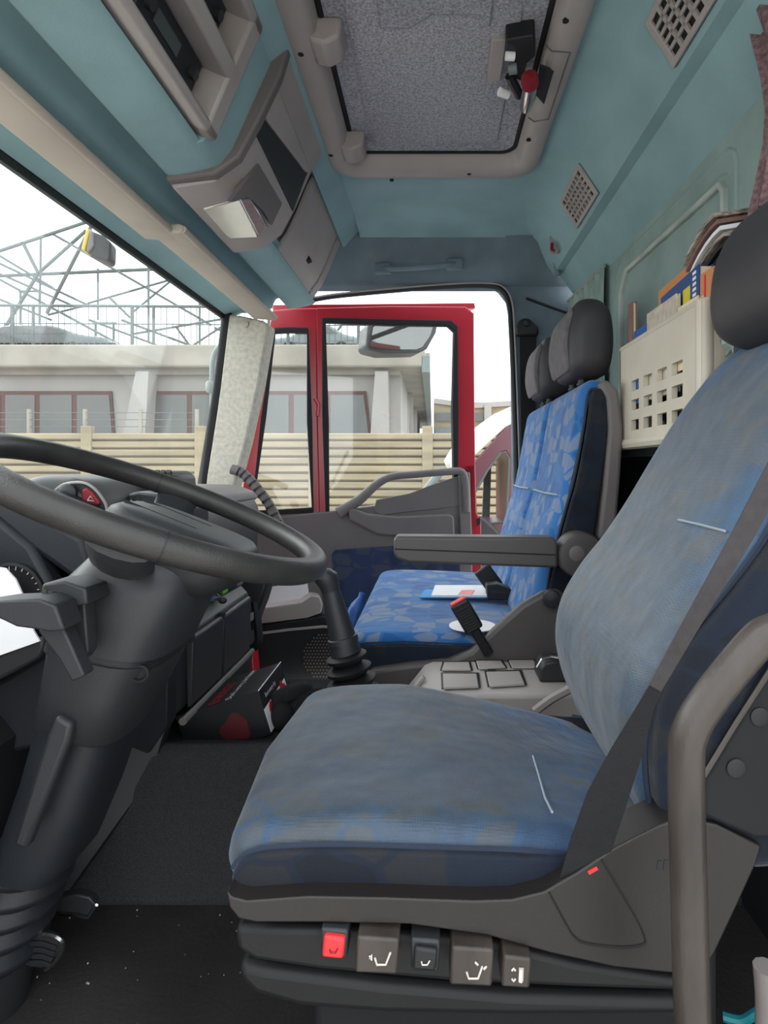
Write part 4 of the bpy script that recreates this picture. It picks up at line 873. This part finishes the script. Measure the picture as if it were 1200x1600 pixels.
# instrument binnacle in front of the driver
bn = ob('binnacle', MB().xprism(xz([(-160, 830), (0, 800), (60, 850), (90, 905), (110, 960), (112, 1000), (90, 1020), (-160, 1060)], 1.0), .98, 1.02), M['dashd'], dash, bevel=.01)
ob('binnacle_hood', MB().prism(pp([(-160, 800), (0, 770), (60, 800), (130, 840), (150, 900), (110, 905), (75, 880), (30, 850), (0, 838), (-160, 860)], .99), (0, .20, 0)), M['dashd'], dash, bevel=.012)
gz = ob('gauge', MB().lathe(V(20, 930, .978), (0, -1, 0), [(.052, 0), (.055, .002), (.055, .006), (.050, .007), (.049, .003), (.002, .003)], 32), M['black'], bn)
for k in range(14):
    a = math.radians(-30+k*14); c = V(20, 930, .974)
    ob('gauge_tick', MB().obox(c+Vector((math.cos(a)*.042, -.0005, math.sin(a)*.042)), Vector((math.cos(a), 0, math.sin(a)))*.006, Vector((-math.sin(a), 0, math.cos(a)))*.0012, (0, -.001, 0)), M['icon'], gz)
ob('lower_ledge', MB().prism(pp([(-80, 1050), (0, 1022), (66, 994), (70, 1010), (60, 1030), (0, 1062), (-80, 1100)], .93), (0, .12, .0)), M['dash'], dash, bevel=.006)
ob('knee_panel', MB().prism(pp([(-140, 1080), (0, 1062), (70, 1020), (110, 1000), (116, 1080), (60, 1170), (-140, 1210)], .99), (0, .12, 0)), M['dashd'], dash, bevel=.01)
# lower centre: flap lockers
PX = -.553
def gx(px, py, X=PX): d = X*F/(px-CX); return Vector((X, d, (CY-py)*d/F))
ob('locker_body', MB().xprism([(-.70, -.33), (-.60, -.335), (-.585, -.36), (-.562, -.385), (-.565, -.545), (-.60, -.57), (-.72, -.62)], 1.27, 1.80), M['dash'], dash, bevel=.006)
ob('tray_lip', MB().xprism([(-.612, -.325), (-.592, -.318), (-.575, -.332), (-.575, -.352), (-.60, -.358)], 1.28, 1.80), M['grey'], dash, bevel=.006)
for y0, y1 in ((1.345, 1.535), (1.545, 1.77)):
    fl = ob('locker_flap', MB().xprism([(-.566, -.392), (-.553, -.385), (-.545, -.392), (-.549, -.545), (-.562, -.552)], y0, y1), M['dash'], dash, bevel=.004)
    ob('flap_hinge', MB().box(-.560, -.546, y0-.008, y0+.008, -.398, -.382), M['blackm'], fl)
ob('flap_sill', MB().tube([(-.552, 1.30, -.562), (-.552, 1.80, -.562)], .009, 8), M['greyd'], dash)
ob('locker_end', MB().xprism([(-.66, -.33), (-.58, -.37), (-.562, -.39), (-.565, -.55), (-.66, -.70), (-.72, -.70)], 1.255, 1.30), M['dashd'], dash, bevel=.004)
ob('kick_panel', MB().prism([(-.57, 1.26, -.56), (-.60, 1.26, -.66), (-.72, 1.04, -.86), (-.80, 1.04, -.86), (-.72, 1.26, -.50)], (0, .03, .0)), M['dashd'], dash, bevel=.004)
# end bracket and loop handle by the passenger
ob('end_bracket', MB().prism(pp([(338, 905), (372, 898), (420, 905), (408, 945), (400, 965), (392, 990), (388, 960), (352, 945)], 1.92), (0, .10, 0)), M['dash'], dash, bevel=.01)
ob('loop_handle', MB().tube(spline(pp([(398, 940), (402, 970), (404, 1000), (396, 1012), (382, 1015)], 1.93), 4), .014, 8), M['dashd'], dash)
ob('bracket_catch', MB().prism(pp([(388, 960), (396, 956), (396, 968), (388, 974)], 1.915), (0, .01, 0)), M['grey'], dash)
# lower red door sill glimpse
struct('trim_6', MB().xprism([(-.90, -.95), (-.755, -.95), (-.785, -.60), (-.84, -.50), (-.90, -.50)], 2.50, 2.60), M['red'], bevel=.01)
# curved dash grab rail
gr = thing('dash_grab_rail', 'curved grey ribbed grab rail at the foot of the felt pillar', 'grab handle', V(430, 812, 2.33))
cur = spline([V(362, 733, 2.33), V(380, 740, 2.33), V(402, 763, 2.32), V(422, 791, 2.31), V(438, 824, 2.30)], 6)
ob('rail', MB().tube(cur, .020, 10), M['greyd'], gr)
for i in range(4, len(cur)-1, 2): ob('rib', MB().tube([cur[i]-Vector((0, .006, 0)), cur[i]*.55+cur[i+1]*.45-Vector((0, .006, 0))], .0195, 8), M['dashd'], gr)
# things on the tray
single('sheet_in_binnacle', MB().prism(pp([(-40, 880), (8, 888), (24, 905), (40, 940), (52, 985), (62, 1002), (0, 1024), (-40, 1040)], .925), (0, .003, 0)), M['white'], 'crumpled white sheet tucked in front of the instrument cluster', 'paper')
pn = thing('green_pen', 'bright green pen lying on the dash tray under the wheel', 'pen', V(358, 918, 1.6))
ob('barrel', MB().tube([V(345, 926, 1.58), V(372, 910, 1.66)], .008, 8), M['green'], pn)
ob('tip', MB().tube([V(338, 931, 1.565), V(345, 926, 1.58)], [.002, .007], 8), M['black'], pn)
single('blue_sleeve', MB().prism([V(306, 944, 1.46), V(330, 930, 1.5), V(333, 938, 1.5), V(308, 950, 1.46)], (.0, .03, .012)), M['blue'], 'small blue plastic sleeve on the dash tray left of the keys', 'sleeve')
kb = thing('key_bunch', 'bunch of dark keys with a round fob on the dash tray', 'keys', V(345, 945, 1.50))
ob('key_ring', MB().tube([V(338+6*math.cos(a), 934+6*math.sin(a), 1.50) for a in [2*math.pi*k/16 for k in range(16)]], .0015, 6, closed=True), M['chrome'], kb)
ob('fob', MB().ball(V(348, 938, 1.47), .011, .008, .009), M['black'], kb)
ob('key', MB().prism(pp([(328, 924), (342, 918), (345, 928), (332, 934)], 1.52), (0, .01, 0)), M['black'], kb)
ob('key', MB().prism(pp([(322, 930), (330, 926), (332, 940), (326, 942)], 1.50), (0, .006, 0)), M['dashd'], kb)
single('tray_wallet', MB().prism(pp([(334, 905), (350, 902), (368, 908), (372, 918), (346, 932), (332, 925)], 1.60), (0, .05, 0)), M['black'], 'black wallet behind the green pen on the dash tray', 'wallet', bevel=.003)
# pedals
pd = thing('brake_pedal', 'dark ribbed pedal pad with chromed rim, nearer of two', 'pedal', V(72, 1520, .92))
pad_ = [(38, 1470), (60, 1460), (82, 1464), (96, 1472), (97, 1482), (86, 1502), (70, 1514), (44, 1512)]
ob('pad', MB().prism(pp(pad_, .92), (-.02, .03, -.012)), M['dash'], pd, bevel=.004)
ob('rim', MB().tube(spline(pp([(60, 1460), (82, 1463), (96, 1472), (97, 1482), (86, 1502), (72, 1514)], .919), 4), .004, 6), M['chrome'], pd)
for k in range(4): ob('rib', MB().tube(pp([(42, 1474+k*10), (66, 1474+k*10), (88-k*3, 1482+k*9)], .917), .0035, 6), M['blackm'], pd)
ob('arm', MB().tube([V(60, 1490, .95), V(0, 1400, 1.0), V(-60, 1300, 1.02)], .012, 8), M['blackm'], pd)
pd = thing('clutch_pedal', 'flat pedal with bright metal edge, farther of two', 'pedal', V(110, 1432, 1.0))
ob('pad', MB().prism(pp([(70, 1420), (92, 1402), (120, 1397), (140, 1402), (151, 1414), (138, 1432), (120, 1428), (95, 1426)], 1.0), (-.01, .03, -.01)), M['dash'], pd, bevel=.003)
ob('rim', MB().tube(pp([(92, 1427), (120, 1430), (138, 1433), (151, 1414)], .999), .003, 6), M['chrome'], pd)
ob('arm', MB().tube([V(95, 1415, 1.03), V(40, 1405, 1.05), V(-40, 1300, 1.08)], .010, 8), M['blackm'], pd)

# ================================================================ BOX AND BAG ON THE TUNNEL
bx = thing('can_carton', 'black printed carton with red emblems tilted on the tunnel floor', 'box', (-.45, 1.45, -.63))
o0 = Vector((-.403, 1.36, -.517)); ex = Vector((-.955, 0, -.295)).normalized(); ez = Vector((ex.z, 0, -ex.x)); ez = -ez if ez.z < 0 else ez
W_, D_, H_ = .20, .20, .105
body = ob('carton', MB().obox(o0-ez*H_, ex*W_, (0, D_, 0), ez*H_), M['boxblack'], bx, bevel=.001)
ob('flap_edge', MB().tube([o0+Vector((.0005, 0, .001)), o0+Vector((.0005, D_, .001))], .0014, 5), M['white'], bx)
yv = Vector((0, 1, 0))
# top lettering runs along the depth
ob('top_print', text_mb('ENERGY', .036, o0+ex*.10+yv*.004, yv, ex, .0008), M['boxred'], bx)
ob('top_print', text_mb('Don\'t worry, be happy', .021, o0+ex*.068+yv*.004, yv, ex, .0008), M['white'], bx)
ob('top_print', text_mb('energy drink', .018, o0+ex*.165+yv*.06, yv, ex, .0008), M['handle'], bx)
ex2 = -ex
ob('side_print', text_mb('Best every day', .015, o0+yv*.03-ez*.028, yv, ez, .0008), M['white'], bx)
ob('white_band', MB().prism([o0+ex2*.0008-ez*.045+yv*.0, o0+ex2*.0008-ez*.04+yv*.19, o0+ex2*.0008-ez*.10+yv*.19, o0+ex2*.0008-ez*.10+yv*.0], ex*.0006), M['white'], bx)
for yy, zz in ((.155, -.06), (.05, -.07)):
    c = o0+ex2*.0018+yv*yy+ez*zz; pts = []
    for k in range(14):
        a = 2*math.pi*k/14; r = .024*(1+.18*math.cos(3*a)+.1*math.sin(5*a)); pts.append(c+yv*math.cos(a)*r*.9+ez*math.sin(a)*r)
    ob('side_emblem', MB().prism(pts, ex*.0008), M['boxred'], bx, label='red shield-like emblem')
pts = []
for k in range(18):
    a = 2*math.pi*k/18; r = .034*(1+.15*math.cos(3*a+.6)+.08*math.sin(5*a)); pts.append(o0-yv*.0012+ex*.075-ez*.066+ex*math.cos(a)*r+ez*math.sin(a)*r*.9)
ob('front_emblem', MB().prism(pts, yv*.0008), mat('shaded_red_print', (84, 22, 30), .6, var=.15, bump=0), bx, label='red emblem on the front, shade put into its colour')  # same red print, darkened to put the shade on this side into it
bg_ = thing('black_gloves', 'heap of black gloves behind the carton on the tunnel', 'gloves', V(455, 1140, 1.50))
mb = MB()
rows = []
ob('cuff', MB().ball(V(436, 1118, 1.42), .035, .04, .032), M['bag'], bg_)
ob('palm', MB().ball(V(462, 1098, 1.48), .05, .05, .028), M['bag'], bg_)
for k, (a, b) in enumerate((((425, 1100), (460, 1082)), ((440, 1094), (482, 1078)), ((455, 1106), (500, 1084)), ((420, 1125), (440, 1145)), ((445, 1125), (470, 1120)))):
    p, q = V(*a, 1.42+.01*k), V(*b, 1.47+.01*k); ob('finger', MB().tube([p, p*.7+q*.3+Vector((0, 0, .006)), p*.3+q*.7+Vector((0, 0, .008)), q, q*1.003], [.012, .019, .019, .016, .006], 10), M['bag'], bg_)
single('blue_bottle', MB().lathe(V(548, 985, 2.3), (.3, .2, 1), [(.0, 0), (.032, .004), (.034, .08), (.030, .10), (.012, .13), (.012, .15), (.0, .151)], 16), M['blue'], 'blue bottle in the gap between bench and passenger door', 'bottle')

# ================================================================ STORAGE BIN on the rear wall with books
bin_ = thing('storage_bin', 'cream plastic bin with slotted front on the rear wall', 'storage bin', (.56, 1.6, .03))
BX = .50; bz0, bz1, by0, by1 = .066, .312, 1.095, 1.565
slots = []
grid = [[(1002, 607), (1018, 600), (1036, 592), (1058, 575)], [(1003, 629), (1019, 621), (1038, 612), (1060, 604)], [(1003, 650), (1020, 644), (1040, 638), (1062, 633)]]
def bs(px, py): d = BX*F/(px-CX); return (d, (CY-py)*d/F)
ys = sorted({round(bs(c[0], c[1])[0], 3) for c in grid[0]})
ys = [1.205, 1.285, 1.37, 1.455]; hw = .027; zs = [(.092, .118), (.142, .168), (.190, .216)]
ycuts = [by0]+sum([[y-hw, y+hw] for y in ys], [])+[by1]; zcuts = [bz0]+[z for q in zs for z in q]+[bz1]
mb = MB()
for i in range(len(ycuts)-1):
    for j in range(len(zcuts)-1):
        if i % 2 == 1 and j % 2 == 1: continue
        mb.box(BX, BX+.012, ycuts[i], ycuts[i+1], zcuts[j], zcuts[j+1])
mb.box(BX+.005, .612, by0, by0+.012, bz0, bz1); mb.box(BX+.005, .612, by1-.012, by1, bz0, bz1); mb.box(BX, .612, by0, by1, bz0-.012, bz0)
mb2 = bmesh.new()
bino = ob('bin_shell', mb, M['cream'], bin_)
ob('corner', MB().lathe((BX+.012, by0+.012, bz0-.012), (0, 0, 1), [(.0165, 0), (.0165, bz1-bz0+.012)], 20), M['cream'], bin_)
ob('rim', MB().tube([(.61, by0+.004, bz1), (BX+.014, by0+.004, bz1), (BX+.004, by0+.016, bz1), (BX+.004, by1, bz1)], .007, 8), M['cream'], bin_)
ob('bottom_lip', MB().tube([(.61, by0+.006, bz0-.006), (BX+.014, by0+.006, bz0-.006), (BX+.006, by0+.016, bz0-.006), (BX+.006, by1, bz0-.006)], .014, 8), M['cream'], bin_)
def slab_book(name, lab, x0, x1, y0, y1, z0, z1, cov, tilt=0.0, pages=None):
    """a book standing with its face to the cab; tilt leans the far end down"""
    t = thing(name, lab, 'book' if name == 'book' else name, ((x0+x1)/2, (y0+y1)/2, z0), 'books and papers in the cream bin')
    sh = lambda v: (v.x, v.y, v.z-tilt*(v.y-y0))
    ob('cover', MB().box(x0, x0+.003, y0, y1, z0, z1).xform(sh), cov, t)
    ob('cover', MB().box(x1-.003, x1, y0, y1, z0, z1).xform(sh), cov, t)
    ob('pages', MB().box(x0+.003, x1-.003, y0+.003, y1-.002, z0+.002, z1-.003).xform(sh), pages or M['paper'], t)
    return t, sh
slab_book('notebook', 'worn grey notebook standing at the bin front', .513, .522, 1.24, 1.41, .16, .366, M['notebook'])
t, sh = slab_book('book', 'blue paperback with yellow print behind the grey notebook', .527, .556, 1.165, 1.36, .20, .402, M['bluebook'], .06)
ob('cover_print', MB().box(.5262, .527, 1.205, 1.238, .325, .375).xform(sh), M['yellow'], t)
for k in range(5): ob('cover_lettering', MB().box(.526, .527, 1.178, 1.192, .345+.011*k, .351+.011*k).xform(sh), M['white'], t)
slab_book('book', 'cream paged paperback lying at the bin rim below the blue paperback', .513, .5255, 1.14, 1.232, .20, .333, M['paper'], .0)
slab_book('book', 'thick orange book with cream page top standing against the rear wall', .560, .585, 1.20, 1.46, .20, .446, M['orange'], .04)
t, sh = slab_book('folder', 'orange folder with a thin red strip nearest the driver headrest', .527, .553, 1.105, 1.160, .20, .378, M['orange'], .0)
ob('red_strip', MB().box(.526, .527, 1.135, 1.141, .25, .372).xform(sh), M['redbtn'], t)
slab_book('folder', 'flat blue folder low in the bin left of the grey notebook', .513, .53, 1.415, 1.50, .16, .345, M['blue'])
slab_book('folder', 'brown folder standing at the far end of the bin by the bench headrest', .513, .525, 1.512, 1.545, .10, .425, M['brownp'])
slab_book('folder', 'thin dark folder standing against the rear wall in the bin', .590, .60, 1.47, 1.53, .12, .43, M['dash'])
mg = thing('magazine_roll', 'bundle of striped magazines drooping behind the driver headrest', 'magazines', (.57, 1.12, .40))
for k in range(6):
    z = .475-k*.012; x0 = .525+.006*k
    rws = [[Vector((x0, y, z-(1.22-y)*.0-((y-1.10)/.14)**2*.05)), Vector((.605, y, z+.012-((y-1.10)/.14)**2*.05))] for y in (1.10, 1.13, 1.16, 1.19, 1.215, 1.235)]
    ob('magazine', MB().sheet(rws, (0, 0, -.008)), [M['stripe'], M['brownp'], M['white'], M['stripe'], M['dash'], M['black']][k], mg)
bagm = thing('plastic_bag', 'crumpled pale plastic bag behind the driver headrest post', 'bag', (.57, 1.05, .2))
mb = MB(); rnd = random.Random(4)
mb.ball((.572, 1.080, .235), .042, .012, .034, 16, 12)
mb.v = [v+Vector((rnd.uniform(-.006, .006), rnd.uniform(-.004, .004), rnd.uniform(-.009, .009))) for v in mb.v]
ob('film', mb, M['plasticbag'], bagm, ang=20)
# curtains
def curtain(name, lab, p0, p1, ztop, zbot, m, folds, amp):
    t = thing(name, lab, 'curtain', ((p0[0]+p1[0])/2, (p0[1]+p1[1])/2, zbot))
    rows = []
    for j in range(7):
        z = ztop+(zbot-ztop)*j/6; r = []
        for i in range(folds*6+1):
            s = i/(folds*6); a = amp*math.sin(s*folds*2*math.pi+.3*math.sin(j*1.3)); k = 1-.12*math.sin(j/6*math.pi)
            dx, dy = p1[0]-p0[0], p1[1]-p0[1]; l = math.hypot(dx, dy); nx, ny = -dy/l, dx/l
            r.append(Vector((p0[0]+dx*s*k+nx*a, p0[1]+dy*s*k+ny*a, z)))
        rows.append(r)
    ob('cloth', MB().sheet(rows, (.002, .002, 0)), m, t)
    ob('rail', MB().tube([(p0[0], p0[1], ztop+.004), (p1[0], p1[1], ztop+.004)], .006, 8), M['grey'], t)
curtain('curtain', 'mauve curtain hanging at the upper right on the rear wall', (.568, .66), (.568, 1.06), .79, .445, M['curtain'], 6, .012)
curtain('curtain', 'pale green curtain gathered in the far rear corner', (.600, 2.06), (.575, 2.50), .70, -.1, M['curtain2'], 7, .009)

# windscreen sensor
ts = thing('toll_transponder', 'black and yellow transponder stuck high on the windscreen', 'sensor', V(150, 405, 1.62))
ob('body', MB().prism(pp([(142, 360), (160, 367), (173, 378), (172, 404), (168, 409), (150, 403), (136, 395), (134, 385)], 1.60), (-.01, .05, 0)), M['black'], ts, bevel=.006, seg=3)
ob('yellow_edge', MB().prism(pp([(134, 358), (141, 357), (133, 392), (126, 389)], 1.60), (-.01, .05, 0)), mat('yellow_plastic', (204, 168, 40), .5, var=.05, bump=0), ts, bevel=.004)
ob('grey_cap', MB().prism(pp([(141, 358), (146, 362), (147, 384), (140, 393), (134, 392)], 1.595), (-.01, .05, 0)), M['greyd'], ts, bevel=.004)

# ================================================================ OUTSIDE
FD = 10.0
ft = thing('slat_fence', 'cream concrete fence of horizontal boards between posts in the yard', 'fence', (-2.5, FD, -1.85))
ztop = (CY-677)*FD/F; bay = 177*FD/F; xs0 = (137-CX)*FD/F
for b_ in range(-3, 7):
    X0 = xs0+b_*bay
    ob('post', MB().box(X0-.09, X0+.09, FD-.06, FD+.06, -1.85, ztop+.12), M['slat'], ft, bevel=.01)
    ob('joint_dirt_shade', MB().box(X0+.09, X0+bay-.09, FD+.03, FD+.05, -1.85, ztop-.02), M['joint'], ft)  # added dark backing, joint shadow and dirt lines put into its colour
    for r in range(17):
        z1 = ztop-r*.138
        if z1 < -1.7: break
        ob('board', MB().prism([(X0+.09, FD-.01, z1-.112), (X0+.09, FD-.04, z1-.09), (X0+.09, FD-.04, z1-.02), (X0+.09, FD-.02, z1), (X0+.09, FD+.03, z1), (X0+.09, FD+.03, z1-.112)], (bay-.18, 0, 0)), M['slat'], ft)
for b_ in range(-2, 5):
    x = xs0-.12+b_*bay*.5; ob('wire_post', MB().box(x-.025, x+.025, FD+.1, FD+.15, ztop-.1, ztop+.42), M['concrete'], ft)
for k in range(3): ob('barbed_wire', MB().tube([(xs0-6, FD+.12, ztop+.12+k*.12), (xs0+1.8, FD+.12, ztop+.12+k*.12)], .006, 5), M['steel'], ft)
# long building with roof deck
BD = 14.0; k_ = BD/F
def B(px, py, d=BD): return V(px, py, d)
bl = thing('workshop_building', 'white single-storey workshop with roof terrace beyond the fence', 'building', (-8, BD, -1.85))
bxr = (626-CX)*k_; zr0 = (CY-580)*k_; zr1 = (CY-546)*k_
ob('wall', MB().box(-22, bxr, BD, BD+20, -1.85, zr0), M['stucco'], bl)
ob('roof_slab', MB().box(-22.5, (664-CX)*k_, BD-.6, BD+21, zr0, zr1), M['concrete'], bl, bevel=.05)
ob('gutter', MB().box((660-CX)*k_, (672-CX)*k_, BD-.6, BD+21, zr0-.12, zr0+.25), M['cargrey'], bl)
ob('soffit_shadow', MB().box(-22.5, bxr, BD-.25, BD, zr0-.12, zr0), M['concrete'], bl)
def winbay(x0, x1, mull, slant=0, y0=611, y1=682):
    w = ob('window', MB().prism(pp([(x0, y0), (x1, y0), (x1+slant, y1), (x0, y1)], BD-.06), (0, .05, 0)), M['winframe'], bl)
    xs_ = [x0]+mull+[x1]
    for i in range(len(xs_)-1):
        a, b = xs_[i]+(4 if i else 3), xs_[i+1]-4
        s = slant if i == len(xs_)-2 else 0
        ob('pane', MB().prism(pp([(a, y0+6), (b, y0+6), (b+s, y1-2), (a, y1-2)], BD-.075), (0, .02, 0)), M['farglass'], w)
winbay(-140, 174, [-90, -40, 4, 58, 116], 5); winbay(229, 345, [296], 0); winbay(386, 572, [455, 512], 8)
for x0, x1, x2, x3 in ((212, 232, 226, 190), (586, 606, 606, 578)):
    ob('buttress', MB().prism(pp([(x0, 580), (x1, 580), (x2, 690), (x3, 690)], BD-.5), (0, .5, 0)), M['stucco'], bl)
ob('wall_joint', MB().box((226-CX)*k_, (228-CX)*k_, BD-.02, BD+.01, -1.8, zr0), M['cargrey'], bl)
for y in (20, 24, 29): ob('side_window', MB().box(bxr-.02, bxr+.04, y, y+2.4, -.2, 1.4), M['cargrey'], bl)
for y in (18, 22.8, 27.5): ob('downpipe', MB().box(bxr+.04, bxr+.16, y, y+.15, -1.8, zr0), M['stucco'], bl)
# railing
rl = thing('roof_railing', 'galvanised railing along the workshop roof edge', 'railing', (-6, BD-.4, zr1))
RD = BD-.4
def R_(px, py): return V(px, py, RD)
for py, r in ((477, .035), (541, .035), (505, .015)):
    ob('rail', MB().tube([R_(-200, py-1), R_(660, py+4)], r, 6), M['steel'], rl)
for px in (-100, -40, 20, 52, 207, 240, 350, 420, 450, 500, 560, 620): ob('post', MB().tube([R_(px, 477), R_(px, 547)], .04, 6), M['steel'], rl)
mb = MB()
for i in range(90): mb.tube([R_(-200+i*9.4, 478), R_(-200+i*9.4, 541)], .010, 4)
ob('balusters', mb, M['steel'], rl, stuff=True)
# truss skeleton of a roof tent
tr = thing('steel_tent_frame', 'bare steel tent frame rising above the workshop roof', 'frame', (-8, 16, zr1))
TD = 17.2
members = [((-60, 412), (147, 343)), ((147, 345), (352, 498)), ((-20, 432), (255, 420)), ((36, 380), (60, 427)), ((147, 345), (73, 490)), ((60, 427), (135, 360)), ((60, 427), (0, 525)),
           ((83, 366), (330, 508)), ((0, 428), (110, 476)), ((0, 437), (190, 540)), ((0, 412), (140, 478)), ((0, 468), (80, 500)), ((232, 410), (232, 535)), ((137, 474), (270, 436)), ((270, 436), (340, 480)), ((171, 465), (203, 496)),
           ((268, 438), (205, 490)), ((75, 492), (140, 476)), ((207, 522), (350, 498)), ((276, 512), (298, 542)), ((298, 542), (350, 508)), ((335, 512), (352, 520)), ((64, 370), (62, 500)), ((153, 420), (153, 500)), ((190, 500), (352, 560)), ((312, 470), (312, 560)), ((140, 500), (300, 560)),
           ((352, 498), (420, 535)), ((480, 500), (560, 505)), ((500, 500), (540, 540)), ((540, 500), (505, 545)), ((30, 455), (64, 455)), ((32, 455), (32, 510)), ((62, 455), (62, 510)), ((150, 505), (150, 545)), ((178, 505), (178, 545)), ((145, 505), (182, 505)), ((0, 400), (83, 450))]
for i, (a, b) in enumerate(members):
    d = TD+(i % 3)*.5; ob('tube', MB().tube([V(*a, d), V(*b, d)], .055 if i < 7 else .036, 6), M['steel'], tr)
# parked cars on the roof deck
def car(name, lab, px0, px1, py0, py1, d, m):
    x0, x1 = (px0-CX)*d/F, (px1-CX)*d/F; z0 = (CY-py1)*d/F; z1 = (CY-py0)*d/F; h = z1-z0; L_ = x1-x0
    t = thing(name, lab, 'car', ((x0+x1)/2, d+.8, z0))
    pr = [(0, .22), (.0, .5), (.05, .58), (.22, .66), (.36, .95), (.5, 1.0), (.66, .98), (.82, .72), (.96, .62), (1.0, .5), (1.0, .22)]
    ob('body', pillow(MB(), [(x0+a*L_, z0+b*h) for a, b in pr], d, d+1.7, .12, ny=3, smooth_n=3), m, t)
    ob('side_window', MB().prism([(x0+a*L_, d-.01, z0+b*h) for a, b in ((.27, .68), (.38, .90), (.5, .94), (.64, .92), (.76, .70))], (0, .02, 0)), M['farglass'], t)
    for a in (.2, .8): ob('wheel', MB().lathe((x0+a*L_, d+.2, z0+.2*h), (0, -1, 0), [(.02, .22), (.24*h, .22), (.26*h, .18), (.26*h, 0)], 18), M['blackm'], t)
car('parked_car', 'dark car parked at the left on the workshop roof', -95, 165, 506, 556, 15.2, M['cardark'])
car('parked_car', 'dark car parked on the roof behind the quarter window', 425, 560, 506, 556, 15.2, M['cargrey'])
# neighbour buildings at right
nb = thing('neighbour_hall', 'cream low hall far behind the white-roofed van', 'building', V(730, 700, 24))
ob('wall', MB().prism(pp([(678, 626), (800, 630), (1000, 625), (1000, 760), (678, 760)], 24), (0, 6, 0)), M['slat'], nb)
ob('roof_edge', MB().prism(pp([(678, 622), (735, 630), (1000, 614), (1000, 622), (735, 638), (678, 630)], 23.9), (0, 6, 0)), M['stucco'], nb)
ob('window_band', MB().prism(pp([(680, 645), (755, 645), (755, 658), (680, 658)], 23.95), (0, .1, 0)), M['farglass'], nb)
ob('window_band', MB().prism(pp([(680, 668), (720, 668), (720, 690), (680, 690)], 23.95), (0, .1, 0)), M['cargrey'], nb)
ob('pillar', MB().prism(pp([(757, 632), (768, 632), (768, 720), (757, 720)], 23.8), (0, .2, 0)), M['stucco'], nb)
single('chimney_pipe', MB().tube([V(668, 777, 36), V(668, 552, 36)], .16, 10), M['concrete'], 'slim pale pipe rising at the workshop roof corner', 'pipe')
# red van beside the truck
vd = 4.3
vn_ = thing('maroon_van', 'maroon van with white roof parked beyond the open passenger door', 'van', V(900, 1050, 5.0))
# side with door frame as bars round a see-through window
out = [(700, 742), (742, 692), (798, 640), (840, 630), (1000, 628), (1000, 1050), (560, 1050), (600, 860), (640, 845)]
secs_o = [(716, 760), (742, 720), (790, 668), (812, 655), (840, 652), (840, 850), (700, 850), (690, 800)]
secs_i = [(742, 770), (762, 735), (783, 708), (790, 706), (796, 716), (792, 815), (760, 818), (745, 820)]
ob('door_frame', MB().ring(pp(secs_o, vd), pp(secs_i, vd), (0, .05, 0)), M['maroon'], vn_, bevel=.01)
ob('lower_body', MB().prism(pp([(560, 865), (700, 838), (1000, 830), (1000, 1100), (560, 1100)], vd), (0, 1.7, 0)), M['maroon'], vn_, bevel=.03)
ob('rear_body', MB().prism(pp([(812, 650), (1000, 640), (1000, 850), (812, 850)], vd+.02), (0, 1.65, 0)), M['maroon'], vn_, bevel=.03)
ob('roof', MB().prism(pp([(700, 716), (716, 690), (752, 661), (775, 645), (830, 640), (1000, 634), (1000, 655), (812, 658), (790, 668), (742, 712), (712, 745)], vd), (0, 1.7, 0)), M['carwhite'], vn_, bevel=.02, label='white roof')
ob('roof_light', MB().prism(pp([(770, 656), (780, 643), (800, 634), (835, 633), (835, 648), (800, 650)], vd+.3), (0, .8, 0)), M['grey'], vn_, bevel=.03)
ob('windscreen_pillar', MB().tube([V(690, 735, vd+.02), V(640, 800, vd+.02), V(610, 850, vd+.02)], .03, 8), M['cargrey'], vn_)
ob('windscreen', MB().prism([V(705, 720, vd+.05), V(612, 850, vd+.05), V(628, 822, vd+1.6), V(706, 716, vd+1.6)], (.01, 0, .004)), M['glassd'], vn_)
ob('far_pillar', MB().prism(pp([(757, 722), (768, 715), (764, 850), (752, 850)], vd+1.6), (0, .06, 0)), M['steel'], vn_)
ob('window_trim', MB().tube(pp(secs_i+[secs_i[0]], vd-.003), .008, 6), M['steel'], vn_)
ob('wing_mirror', MB().prism(pp([(744, 806), (758, 810), (782, 832), (780, 860), (744, 860)], vd-.2), (0, .12, 0)), M['dash'], vn_, bevel=.02)

# crumbs and grit on the floor
mb = MB(); rnd = random.Random(11)
for i in range(70):
    x = rnd.uniform(-.72, .1); y = rnd.uniform(.80, 1.13); r = rnd.choice((.0008, .0010, .0016)); mb.ball((x, y, ZF+r*.8), r, r*1.2, r, 5, 3)
o = single('floor_crumbs', mb, M['visor'], 'scattered pale crumbs on the dark rubber floor', 'crumbs'); o['kind'] = 'stuff'
